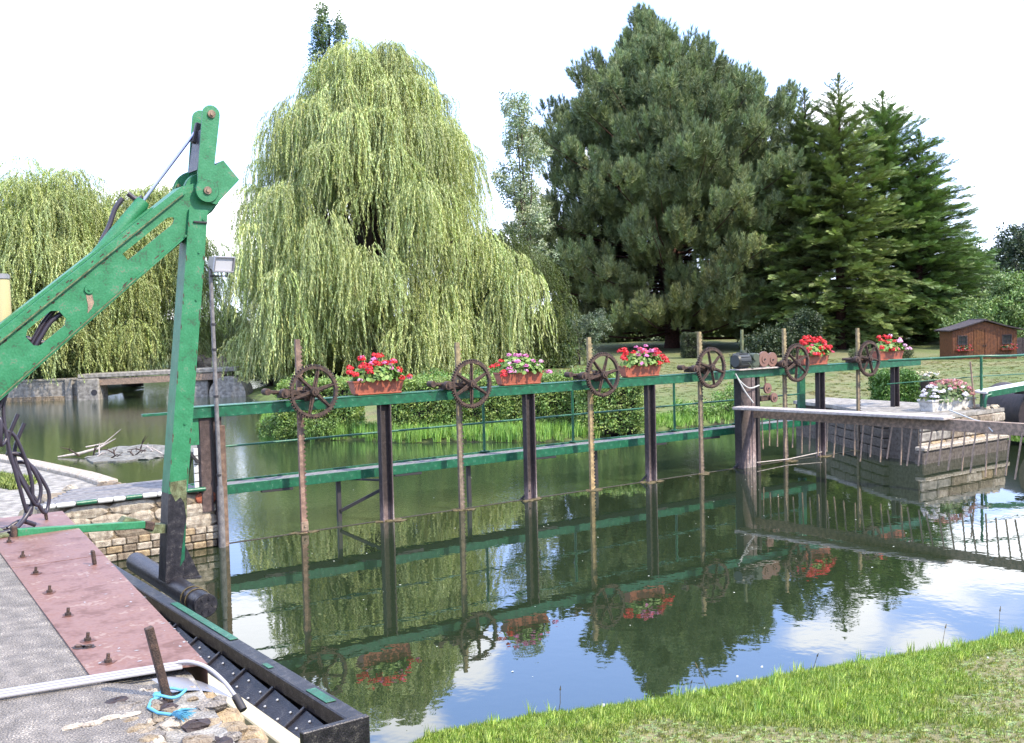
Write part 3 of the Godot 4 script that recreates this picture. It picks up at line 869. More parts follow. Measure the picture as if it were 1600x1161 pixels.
	for i in 12:
		var m := MB.new()
		m.rock(Vector3(r.randf_range(-0.5, 0.35), r.randf_range(-0.2, 0.1), r.randf_range(-0.5, 0.5)), Vector3(0.3, 0.2, 0.25) * r.randf_range(0.6, 1.2), 700 + i)
		obj("stone", m, [M.pale_stone, M.brick_grey][i % 2], rb2)

# ------------------------------------------------------------------ sluice bridge
const POSTS := [0.0, 2.81, 5.65, 8.42, 10.68, 13.40]
const RACKS := [-1.39, 1.41, 4.22, 7.03, 9.55, 12.06]
func sluice_bridge():
	var r := RandomNumberGenerator.new(); r.seed = 33
	var b := thing("sluice_bridge", "long green iron sluice bridge with a low catwalk across the stream", "bridge", Vector3(5, 0, 0))
	var tb := MB.new()
	tb.span(Vector3(-3.1, 1.965, -0.2), Vector3(14.35, 1.98, 0.07), 0.004)
	tb.span(Vector3(-3.1, 1.82, 0.045), Vector3(14.35, 1.963, 0.06), 0.003)
	tb.span(Vector3(-3.1, 1.82, -0.19), Vector3(14.35, 1.963, -0.175), 0.003)
	obj("top_beam", tb, M.bridge_green, b)
	var st := MB.new()
	st.span(Vector3(-3.7, 1.895, -0.02), Vector3(-3.1, 1.93, 0.05), 0.003)
	obj("beam_stub", st, M.bridge_green, b)
	for i in POSTS.size():
		var x: float = POSTS[i]
		if i == 3: continue
		var p := MB.new()
		var seed_ := r.randf() * 10.0
		p.tint = func(q: Vector3) -> Color: return Color(0.09, 0.078, 0.082) * lerpf(1.0, 7.5, smoothstep(0.42, 0.05, q.y + 0.05 * sin(q.x * 90 + seed_))) * (2.4 if q.x > x + 0.072 and q.z > 0.02 else 1.0)  # pale dried foot; sunlight on the right flange is put into the colour
		for k in 6:
			var y0 := -0.4 + k * 0.37
			var y1: float = min(y0 + 0.37, 1.818)
			p.span(Vector3(x - 0.095, y0, -0.06), Vector3(x - 0.078, y1, 0.05), 0.0)
			p.span(Vector3(x + 0.075, y0, -0.06), Vector3(x + 0.095, y1, 0.055), 0.0)
			p.span(Vector3(x - 0.077, y0, -0.05), Vector3(x + 0.074, y1, -0.035), 0.0)
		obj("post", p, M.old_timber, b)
		var f := MB.new()
		for k in 5:
			f.rock(Vector3(x + r.randf_range(-0.16, 0.16), 0.0, 0.02 + r.randf_range(-0.1, 0.12)), Vector3(0.2, 0.035, 0.12), r.randi(), 0.3)
		tag(obj("weed_tangle", f, M.straw, b), "", "", "", "stuff")
	# thick column that carries the motor
	var c := MB.new()
	c.tint = func(q: Vector3) -> Color: return Color(0.055, 0.048, 0.05) * lerpf(0.9, 4.0, smoothstep(0.5, 0.1, q.y)) * (7.0 if q.x > 8.39 and q.x < 8.53 else 1.0)  # paler foot; the right flange is coloured bright to look sunlit
	for k in 6:
		var y0 := -0.4 + k * 0.37
		c.span(Vector3(8.1, y0, -0.12), Vector3(8.4, min(y0 + 0.37, 1.818), 0.06), 0.0)
		c.span(Vector3(8.403, y0, -0.04), Vector3(8.5, min(y0 + 0.37, 1.818), 0.075), 0.0)
		c.span(Vector3(8.62, y0, -0.05), Vector3(8.70, min(y0 + 0.37, 1.818), 0.03), 0.0)
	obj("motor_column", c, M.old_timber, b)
	# left end: dark post, green plate, striped gauge board
	var e := MB.new()
	e.tint = func(q: Vector3) -> Color: return Color(0.15, 0.12, 0.12) * (1.8 if q.y < 0.9 else 1.0)
	e.span(Vector3(-2.92, 0.5, -0.12), Vector3(-2.76, 1.818, 0.02), 0.004)
	e.span(Vector3(-2.72, -0.3, -0.1), Vector3(-2.60, 1.818, 0.0), 0.004)
	obj("end_post", e, M.old_timber, b)
	var gp := MB.new()
	gp.span(Vector3(-3.15, 1.45, -0.02), Vector3(-2.93, 1.818, 0.01), 0.003)
	obj("green_plate", gp, M.green_paint, b)
	var gb := MB.new()
	gb.span(Vector3(-3.0, 0.85, -0.06), Vector3(-2.94, 1.4, -0.03), 0.003)
	obj("gauge_board", gb, M.white_paint, b)
	for i in 4:
		var k := MB.new()
		k.span(Vector3(-3.003, 0.93 + 0.12 * i, -0.028), Vector3(-2.938, 0.942 + 0.12 * i, -0.026), 0.0)
		obj("gauge_mark", k, M.dark_metal, b)
	var br := MB.new()
	br.bar(Vector3(-3.12, 1.42, 0.0), Vector3(-2.95, 1.2, 0.0), 0.04, 0.04); br.bar(Vector3(-3.02, 1.35, -0.1), Vector3(-3.1, 0.84, -0.2), 0.06, 0.06)
	obj("end_brace", br, M.dark_metal, b)
	# catwalk
	var cw := MB.new()
	cw.span(Vector3(-3.0, 0.74, -0.84), Vector3(11.2, 0.765, -0.34), 0.004)
	obj("catwalk_deck", cw, M.grey_plank, b)
	var un := MB.new()
	un.span(Vector3(-2.98, 0.672, -0.835), Vector3(11.18, 0.735, -0.345), 0.004)
	obj("catwalk_shade_sheet", un, M.wet_iron, b)  # added dark sheet that puts the shade below the deck into colour
	un = MB.new()
	un.span(Vector3(-3.09, 1.85, -0.17), Vector3(14.33, 1.96, 0.04), 0.004)
	obj("beam_shade_fill", un, M.wet_iron, b)  # added dark filler standing for the shade inside the hollow beam
	for z in [-0.335, -0.85]:
		var ce := MB.new()
		ce.span(Vector3(-3.0, 0.655, z - 0.006), Vector3(11.2, 0.785, z + 0.006), 0.002)
		ce.span(Vector3(-3.0, 0.785, z - 0.03), Vector3(11.2, 0.793, z + 0.006), 0.001)
		obj("catwalk_edge", ce, M.bridge_green, b)
	# rails behind the beam
	for i in RP.size():
		var x: float = RP[i]
		var m := MB.new()
		m.tube([Vector3(x, 0.79, -0.82), Vector3(x, 1.86, -0.82)], 0.024, 8)
		var pt := obj("rail_post", m, M.bridge_green, b)
		var f := MB.new()
		f.span(Vector3(x - 0.06, 0.793, -0.87), Vector3(x + 0.06, 0.81, -0.77), 0.003)
		var fo := obj("foot_plate", f, M.bridge_green, pt)
		fo.position = Vector3.ZERO
	for y in [1.30, 1.86]:
		var m := MB.new()
		m.tube([Vector3(-2.6, y, -0.82), Vector3(11.1, y, -0.82)], 0.017, 8)
		obj("handrail", m, M.bridge_green, b)
	var wide := MB.new(); wide.span(Vector3(11.0, 0.6, -0.88), Vector3(11.2, 1.95, -0.8), 0.004)
	obj("flat_rail_post", wide, M.bridge_green, b)
	# props under the catwalk
	for i in 5:
		var x: float = [-0.55, 1.9, 4.75, 9.0, 10.2][i]
		var m := MB.new()
		m.bar(Vector3(x, 0.66, -0.55), Vector3(x - 0.02, -0.3, -0.5), 0.07, 0.05)
		if i == 0:
			m.bar(Vector3(x, 0.16, -0.5), Vector3(x + 0.62, 0.52, -0.1), 0.05, 0.05); m.bar(Vector3(x + 0.1, 0.655, -0.5), Vector3(x + 0.6, 0.62, -0.1), 0.05, 0.03)
		obj("prop", m, M.dark_metal, b)
	for x in [0.35, 3.15, 5.9, -1.9, 7.4]:
		var m := MB.new()
		m.bar(Vector3(x, 0.64, -0.36), Vector3(x + 0.5, 0.63, -0.36), 0.05, 0.04)
		obj("hanger", m, M.dark_metal, b)
	for x in [2.65, 5.45, 8.02]:
		var m := MB.new()
		m.bar(Vector3(x, -0.05, -0.15), Vector3(x + 0.14, 0.17, 0.0), 0.04, 0.04)
		obj("foot_stay", m, M.dark_metal, b)
	# submerged sill that just shows at the water line
	var sill := MB.new()
	sill.tint = func(q: Vector3) -> Color: return Color(0.12, 0.11, 0.07)
	sill.span(Vector3(-2.6, -0.4, -0.10), Vector3(13.6, 0.005, -0.04), 0.0)
	obj("sill_board", sill, M.old_timber, b)
	var rope := MB.new()
	rope.tube([Vector3(8.5, 0.09, 0.09), Vector3(9.5, 0.06, 0.07), Vector3(10.6, 0.11, 0.08)], 0.012, 6)
	obj("chain_line", rope, M.pale_plank, b)
const PIPE := Vector3(15.55, 0.66, 2.40)
const RP := [-2.45, 0.49, 2.43, 4.45, 7.1, 8.9]

func gates_and_winches():
	var r := RandomNumberGenerator.new(); r.seed = 12
	var tops := [2.87, 2.74, 2.75, 2.78, 2.79, 2.74]
	var rack_labels := ["rusty brown gate rack leaning up through the beam nearest the green crane", "toothed gate rack with a dark lower half between the first and second flower boxes", "toothed gate rack weathered yellow-green just before the third flower box", "toothed gate rack standing between the third flower box and the motor", "toothed gate rack close beside the motor, just before the fourth flower box", "toothed gate rack farthest from the crane, between the last two flower boxes"]
	for i in 6:
		var x: float = RACKS[i]
		var t := thing("gate_rack", rack_labels[i], "gate rack", Vector3(x, 0, -0.03), "toothed racks that lift the sluice gates")
		var poly := PackedVector2Array([Vector2(x - 0.045, -0.4), Vector2(x + 0.03, -0.4)])
		var y := -0.35
		while y < tops[i] - 0.1:
			poly.append_array(PackedVector2Array([Vector2(x + 0.028, y), Vector2(x + 0.052, y + 0.012), Vector2(x + 0.052, y + 0.036), Vector2(x + 0.028, y + 0.048)]))
			y += 0.064
		poly.append_array(PackedVector2Array([Vector2(x + 0.028, tops[i]), Vector2(x - 0.045, tops[i])]))
		var m := MB.new()
		var first := i == 0
		var third := i == 2
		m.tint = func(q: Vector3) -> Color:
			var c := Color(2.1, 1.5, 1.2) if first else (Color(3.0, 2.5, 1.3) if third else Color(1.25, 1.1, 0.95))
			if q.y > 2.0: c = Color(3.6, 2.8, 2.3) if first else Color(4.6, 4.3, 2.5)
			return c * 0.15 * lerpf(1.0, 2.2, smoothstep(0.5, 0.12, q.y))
		m.extr(poly, -0.055, -0.005)
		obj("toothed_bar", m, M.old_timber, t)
		var f := MB.new()
		for k in 5:
			f.rock(Vector3(x + r.randf_range(-0.12, 0.18), 0.0, 0.0 + r.randf_range(-0.1, 0.1)), Vector3(0.17, 0.03, 0.11), r.randi(), 0.3)
		tag(obj("weed_tangle", f, M.straw, t), "", "", "", "stuff")
		if i == 0:
			var k := MB.new()
			k.span(Vector3(x - 0.06, 0.03, -0.004), Vector3(x + 0.055, 0.17, 0.012), 0.01); k.tube([Vector3(x, 0.11, 0.01), Vector3(x, 0.11, 0.03)], 0.022, 6)
			obj("clamp", k, M.screen_steel, t)
	# hand winches
	var hub := [Vector2(-1.27, 2.10), Vector2(1.51, 2.065), Vector2(4.33, 2.08), Vector2(7.10, 2.08), Vector2(9.66, 2.07), Vector2(12.14, 2.06)]
	var labels := ["hand winch with a spoked cog wheel nearest the green crane", "cog wheel hand winch between the first and second flower boxes", "cog wheel hand winch between the second and third flower boxes", "cog wheel hand winch between the third flower box and the motor", "cog wheel hand winch half hiding the fourth flower box beside the motor", "smallest looking cog wheel hand winch, just before the last flower box"]
	for i in 6:
		var w := thing("hand_winch", labels[i], "winch", Vector3(hub[i].x, 1.98, 0.2), "cog wheel hand winches along the beam")
		org.erase(w)
		var hy: float = hub[i].y - 1.98
		var turn: float = [0.28, 0.5, 0.2, 0.75, 0.4, 0.9][i]
		var R := 0.385
		var rim := MB.new()
		var outer := PackedVector2Array()
		var nt := 54
		# rim ring as a swept rectangle
		for k in 72:
			var a0 := TAU * k / 72
			var a1 := TAU * (k + 1) / 72
			var p := func(rr: float, a: float, z: float) -> Vector3: return Vector3(cos(a) * rr, sin(a) * rr + hy, z)
			var rn := Vector3(cos((a0 + a1) / 2), sin((a0 + a1) / 2), 0)
			var r0 := R - 0.052
			for z in [-0.03, 0.03]:
				rim.quad(p.call(r0, a0, z), p.call(R - 0.012, a0, z), p.call(R - 0.012, a1, z), p.call(r0, a1, z), Vector3(0, 0, signf(z)))
			rim.quad(p.call(R - 0.012, a0, -0.03), p.call(R - 0.012, a0, 0.03), p.call(R - 0.012, a1, 0.03), p.call(R - 0.012, a1, -0.03), rn)
			rim.quad(p.call(r0, a0, -0.03), p.call(r0, a0, 0.03), p.call(r0, a1, 0.03), p.call(r0, a1, -0.03), -rn)
		var ro := obj("rim", rim, M.rust, w)
		var te := MB.new()
		for k in nt:
			var a := TAU * k / nt
			te.box(Vector3(R + 0.001, 0, 0), Vector3(0.03, 0.02, 0.052), 0.004, Transform3D(Basis(Vector3(0, 0, 1), a), Vector3(0, hy, 0)))
		tag(obj("teeth", te, M.rust, w), "", "", "", "stuff")
		for k in 6:
			var a := TAU * k / 6.0 + turn
			var s := MB.new()
			var xf := Transform3D(Basis(Vector3(0, 0, 1), a), Vector3(0, hy, 0))
			s.extr(PackedVector2Array([Vector2(0.05, -0.036), Vector2(R - 0.05, -0.024), Vector2(R - 0.05, 0.024), Vector2(0.05, 0.036)]), -0.008, 0.008, xf)
			s.extr(PackedVector2Array([Vector2(0.05, -0.009), Vector2(R - 0.05, -0.007), Vector2(R - 0.05, 0.007), Vector2(0.05, 0.009)]), -0.028, 0.03, xf)
			obj("spoke", s, M.rust, w)
		var hb := MB.new()
		hb.tube([Vector3(0, hy, -0.06), Vector3(0, hy, 0.055), Vector3(0, hy, 0.065)], [0.068, 0.068, 0.055], 16); hb.tube([Vector3(0, hy, 0.06), Vector3(0, hy, 0.085)], 0.026, 10)
		obj("hub", hb, M.rust, w)
		var ax := MB.new()
		ax.tube([Vector3(0, hy, -0.36), Vector3(0, hy, -0.05)], 0.03, 10); ax.disc(Vector3(0, hy, -0.22), Vector3.BACK, 0.075, 0.08, 14)
		obj("axle", ax, M.rust, w)
		var bk := MB.new()
		bk.bar(Vector3(0.08, hy - 0.02, -0.09), Vector3(-0.5, hy - 0.0, -0.09), 0.03, 0.075, 0.008); bk.bar(Vector3(0.08, hy, -0.33), Vector3(-0.5, hy, -0.33), 0.03, 0.06, 0.008)
		bk.box(Vector3(-0.2, hy - 0.04, -0.2), Vector3(0.5, 0.07, 0.2), 0.01); bk.box(Vector3(-0.02, hy * 0.5 - 0.01, -0.2), Vector3(0.16, hy + 0.02, 0.22), 0.01)
		bk.tube([Vector3(-0.1, hy + 0.03, -0.28), Vector3(-0.1, hy + 0.11, -0.28)], 0.02, 8); bk.tube([Vector3(-0.26, hy + 0.02, -0.14), Vector3(-0.26, hy + 0.08, -0.14)], 0.02, 8)
		obj("bracket", bk, M.rust, w)
		var pn := MB.new()
		pn.disc(Vector3(-0.455, hy, 0.0), Vector3.BACK, 0.07, 0.09, 16); pn.tube([Vector3(-0.455, hy, -0.36), Vector3(-0.455, hy, 0.07)], 0.03, 10)
		obj("pinion", pn, M.rust, w)
		if i < 4:
			var cr := MB.new()
			cr.bar(Vector3(-0.46, hy + 0.01, -0.2), Vector3(-0.68, hy + 0.03, -0.12), 0.06, 0.05, 0.01); cr.tube([Vector3(-0.68, hy + 0.03, -0.2), Vector3(-0.68, hy + 0.03, -0.06)], 0.05, 10)
			obj("crank", cr, M.rust, w)
	# the motor drive over the thick column, with its own thin rack
	var tr := thing("thin_gate_rack", "thin pale rack rod rising behind the motor", "gate rack", Vector3(8.33, 1.98, -0.1))
	var m := MB.new(); m.span(Vector3(8.30, 1.99, -0.12), Vector3(8.36, 2.79, -0.08), 0.004); m.span(Vector3(7.95, 2.30, -0.12), Vector3(8.42, 2.32, -0.10), 0.003); m.span(Vector3(7.98, 2.0, -0.12), Vector3(8.02, 2.30, -0.10), 0.003)
	obj("rod", m, M.moss_green, tr)
	var mo := thing("winch_motor", "black electric motor with pulleys bolted over the thick bridge column", "motor", Vector3(8.5, 1.98, 0.05))
	m = MB.new(); m.span(Vector3(7.95, 1.982, -0.1), Vector3(9.15, 2.01, 0.16), 0.006)
	obj("base_plate", m, M.pale_plank, mo)
	m = MB.new(); m.tube([Vector3(7.98, 2.17, 0.02), Vector3(8.0, 2.17, 0.02), Vector3(8.3, 2.17, 0.02), Vector3(8.33, 2.17, 0.02)], [0.12, 0.155, 0.155, 0.10], 16)
	for k in 12: m.box(Vector3(0, 0.16, 0), Vector3(0.26, 0.025, 0.012), 0.002, Transform3D(Basis(Vector3.RIGHT, TAU * k / 12.0), Vector3(8.15, 2.17, 0.02)))
	obj("motor_body", m, M.motor_black, mo)
	m = MB.new(); m.box(Vector3(8.48, 2.17, 0.03), Vector3(0.24, 0.28, 0.22), 0.03); m.tube([Vector3(8.42, 2.24, 0.12), Vector3(8.42, 2.24, 0.18)], 0.075, 12); m.tube([Vector3(8.2, 2.33, 0.02), Vector3(8.2, 2.38, 0.02)], 0.05, 8)
	obj("gearbox", m, M.motor_green, mo)
	for a in [[8.72, 2.18, 0.12, 0.16], [9.02, 2.16, 0.08, 0.15], [8.85, 1.58, 0.1, 0.11], [9.02, 1.38, 0.12, 0.1]]:
		m = MB.new(); m.disc(Vector3(a[0], a[1], a[2]), Vector3.BACK, a[3], 0.04, 22); m.disc(Vector3(a[0], a[1], a[2] + 0.022), Vector3.BACK, a[3] * 0.5, 0.02, 14)
		var po := obj("pulley", m, M.pulley, mo)
		m = MB.new(); m.tube([Vector3(a[0], a[1], a[2] - 0.18), Vector3(a[0], a[1], a[2] + 0.05)], 0.018, 8)
		var so := obj("shaft", m, M.dark_metal, po); so.position = Vector3.ZERO
	m = MB.new(); m.span(Vector3(8.7, 1.32, -0.02), Vector3(9.0, 1.43, 0.06), 0.01); m.bar(Vector3(8.85, 1.97, 0.03), Vector3(8.85, 1.6, 0.05), 0.03, 0.02); m.box(Vector3(8.77, 2.12, 0.0), Vector3(0.12, 0.2, 0.18), 0.02)
	obj("frame", m, M.rust, mo)
	for k in 2:
		m = MB.new()
		var pth := [Vector3(7.9, 1.92, 0.1), Vector3(8.0, 1.78, 0.12), Vector3(8.25, 1.62, 0.14), Vector3(8.55, 1.66, 0.14)] if k == 0 else [Vector3(7.9, 1.92, 0.1), Vector3(8.08, 1.6, 0.15), Vector3(8.3, 1.32, 0.2)]
		m.tube(smooth(pth), 0.014, 6)
		obj("cable", m, M.grey_rope, mo)
	m = MB.new(); m.tube([Vector3(8.12, 2.26, 0.1), Vector3(8.2, 2.15, 0.16), Vector3(8.32, 2.02, 0.17), Vector3(8.45, 2.03, 0.15)], 0.012, 6); m.tube([Vector3(8.3, 2.3, 0.02), Vector3(8.36, 2.42, -0.02), Vector3(8.44, 2.28, 0.03)], 0.01, 6)
	obj("wire", m, M.motor_green, mo)

# ------------------------------------------------------------------ geraniums
func plant_foliage(parent: Node, ce: Vector3, half: Vector3, count: int, size: float, seed_: int, tone := Color(0.14, 0.26, 0.055)):
	var r := RandomNumberGenerator.new(); r.seed = seed_
	var mb := MB.new()
	for i in count:
		var d := rnd_dir(r)
		d.y = abs(d.y) * 1.1 - 0.3
		var p := ce + d * half * pow(r.randf(), 0.35)
		var out := (d + Vector3(0, 0.5, 0) + rnd_dir(r) * 0.5).normalized()
		var t := out.cross(rnd_dir(r)).normalized()
		var s := out.cross(t)
		var k := r.randf_range(0.6, 1.35)
		mb.col = Color(tone.r * k * r.randf_range(0.9, 1.3), tone.g * k, tone.b * k)
		var z := size * r.randf_range(0.7, 1.2)
		var pts := []
		for j in 6:
			pts.push_back(p + (t * cos(TAU * j / 6.0) + s * sin(TAU * j / 6.0)) * z * (1.0 if j % 2 == 0 else 0.85) + out * 0.15 * z)
		for j in 6: mb.tri(p, pts[j], pts[(j + 1) % 6], out)
	return obj("foliage", mb, M.broad_leaf, parent)
var bloom_mats := {}
func bloom(parent: Node, at: Vector3, rad: float, colour: Color, k: int):
	var key := str(colour)
	if not bloom_mats.has(key):
		var m: StandardMaterial3D = M.petal.duplicate()
		m.albedo_color = colour
		bloom_mats[key] = m
	var o := obj("flower_head", L["bloom%d" % (k % 3)], bloom_mats[key], parent)
	o.position += at
	o.scale = Vector3(rad, rad * 0.8, rad)
	o.rotation.y = k * 1.3
func flower_boxes():
	var red := lin(0.68, 0.022, 0.03)
	var rose := lin(0.62, 0.07, 0.13)
	var pink := lin(0.72, 0.22, 0.48)
	var pale := lin(0.78, 0.45, 0.62)
	var labels := ["terracotta box of red and pink geraniums nearest the green crane", "terracotta box of mostly pink geraniums between the first two posts' cog wheels", "terracotta box of red and pink geraniums between the third cog wheel and the fourth", "terracotta box of all red geraniums behind the fifth cog wheel, right of the motor", "terracotta box of red and pink geraniums farthest along the beam"]
	labels[1] = "terracotta box of mostly pink geraniums over the second iron post"
	labels[2] = "terracotta box with red geraniums at both ends and pink in the middle"
	var at := [Vector3(-0.09, 1.98, -0.06), Vector3(2.66, 1.98, -0.06), Vector3(5.47, 1.98, -0.06), Vector3(10.52, 1.98, -0.06), Vector3(13.22, 1.98, -0.06)]
	var wide := [0.88, 0.90, 0.92, 0.86, 0.98]
	for i in 5:
		var r := RandomNumberGenerator.new(); r.seed = 60 + i
		var b := thing("geranium_box", labels[i], "flower box", at[i], "geranium boxes along the beam")
		org.erase(b)
		var hw: float = wide[i] * 0.5
		var tray := MB.new(); tray.box(Vector3(0.02, 0.018, 0), Vector3(hw * 1.75, 0.03, 0.17), 0.008)
		obj("drip_tray", tray, M.terracotta, b)
		var bx := MB.new()
		var t0 := [Vector3(-hw * 0.9, 0.03, -0.07), Vector3(hw * 0.9, 0.03, -0.07), Vector3(hw * 0.9, 0.03, 0.07), Vector3(-hw * 0.9, 0.03, 0.07)]
		var t1 := [Vector3(-hw, 0.2, -0.1), Vector3(hw, 0.2, -0.1), Vector3(hw, 0.2, 0.1), Vector3(-hw, 0.2, 0.1)]
		for k in 4:
			var l := (k + 1) % 4
			bx.quad(t0[k], t0[l], t1[l], t1[k], ((t0[k] + t0[l]) * Vector3(0.5 if k % 2 else 0.0, 0, 0.5 if k % 2 == 0 else 0.0)).normalized())
		obj("box", bx, M.terracotta, b)
		var rim := MB.new()
		rim.box(Vector3(0, 0.212, 0.1), Vector3(hw * 2 + 0.03, 0.026, 0.02), 0.005); rim.box(Vector3(0, 0.212, -0.1), Vector3(hw * 2 + 0.03, 0.026, 0.02), 0.005)
		rim.box(Vector3(hw + 0.005, 0.212, 0), Vector3(0.02, 0.026, 0.178), 0.005); rim.box(Vector3(-hw - 0.005, 0.212, 0), Vector3(0.02, 0.026, 0.178), 0.005)
		obj("rim", rim, M.terracotta, b)
		var so := MB.new(); so.box(Vector3(0, 0.195, 0), Vector3(hw * 1.96, 0.02, 0.185), 0.0)
		obj("soil", so, M.soil, b)
		plant_foliage(b, Vector3(0.03, 0.28, 0.02), Vector3(hw * 1.1, 0.25, 0.22), 520, 0.038, 80 + i)
		var n: int = [34, 26, 32, 34, 24][i]
		for k in n:
			var x := r.randf_range(-1.12, 1.12)
			var c := red
			match i:
				0: c = red if r.randf() < 0.52 else (pink if r.randf() < 0.6 else pale)
				1: c = (red if x < -0.8 else pink) if r.randf() < 0.75 else pale
				2: c = red if abs(x) > 0.5 else (pink if r.randf() < 0.6 else rose)
				3: c = red if r.randf() < 0.75 else rose
				4: c = rose if x < 0.1 else pale
			if i == 0 and x > 0.2 and r.randf() < 0.5: c = red
			if i == 4 and x < 0.0: c = red
			var zz := r.randf_range(-0.1, 0.24)
			var yy: float = 0.565 - 0.16 * abs(x) * abs(x) - max(0.0, zz) * 0.5 + r.randf_range(-0.09, 0.05)
			if i == 1: yy -= 0.06
			if r.randf() < 0.12: yy = 0.24; zz = 0.2
			bloom(b, Vector3(x * hw * 1.05, yy, zz), r.randf_range(0.05, 0.078) if c != pink and c != pale else r.randf_range(0.042, 0.064), c, k)

# ------------------------------------------------------------------ trash screen
func trash_screen():
	var r := RandomNumberGenerator.new(); r.seed = 4
	var t := thing("trash_screen", "rusty debris screen with hanging bars under a pale plank", "screen", Vector3(8.3, 1.2, 2.8))
	var pk := MB.new()
	pk.bar(Vector3(8.02, 1.235, 0.02), Vector3(8.5, 1.235, 4.3), 0.34, 0.06, 0.012)
	obj("plank", pk, M.pale_plank, t)
	var bm := MB.new()
	bm.bar(Vector3(8.42, 1.11, 0.1), Vector3(8.62, 1.11, 6.6), 0.02, 0.20, 0.004)
	bm.bar(Vector3(8.50, 1.20, 0.1), Vector3(8.70, 1.20, 6.6), 0.15, 0.012, 0.003)
	obj("angle_beam", bm, M.screen_steel, t)
	for i in 33:
		var f := i / 32.0
		var v := lerpf(0.3, 6.5, f)
		var x := lerpf(8.43, 8.62, f)
		var ln: float = lerpf(0.62, 0.72, f) + r.randf_range(-0.06, 0.08)
		var lean := lerpf(0.02, 0.17, clampf(f * 1.3, 0, 1)) + r.randf_range(-0.06, 0.06)
		var m := MB.new()
		m.bar(Vector3(x, 1.07, v), Vector3(x - lean, 1.07 - ln, v + r.randf_range(-0.03, 0.03)), 0.026, 0.02, 0.003)
		obj("bar", m, M.screen_steel, t)
	var rp := thing("pale_tied_rope", "loose pale rope ends hanging over the debris screen beam", "rope", Vector3(8.6, 1.2, 5.0))
	var m := MB.new()
	m.tube([Vector3(9.2, 1.30, 3.9), Vector3(8.75, 1.21, 4.6), Vector3(8.58, 1.19, 4.9), Vector3(8.56, 1.05, 5.05)], 0.012, 6)
	m.tube([Vector3(8.85, 1.215, 4.2), Vector3(8.66, 1.21, 4.25), Vector3(8.57, 1.2, 4.3), Vector3(8.56, 1.08, 4.36)], 0.009, 6)
	m.tube([Vector3(8.9, 1.25, 3.6), Vector3(8.7, 1.25, 3.5), Vector3(8.6, 1.23, 3.3)], 0.008, 6)
	obj("strand", m, M.grey_rope, rp)

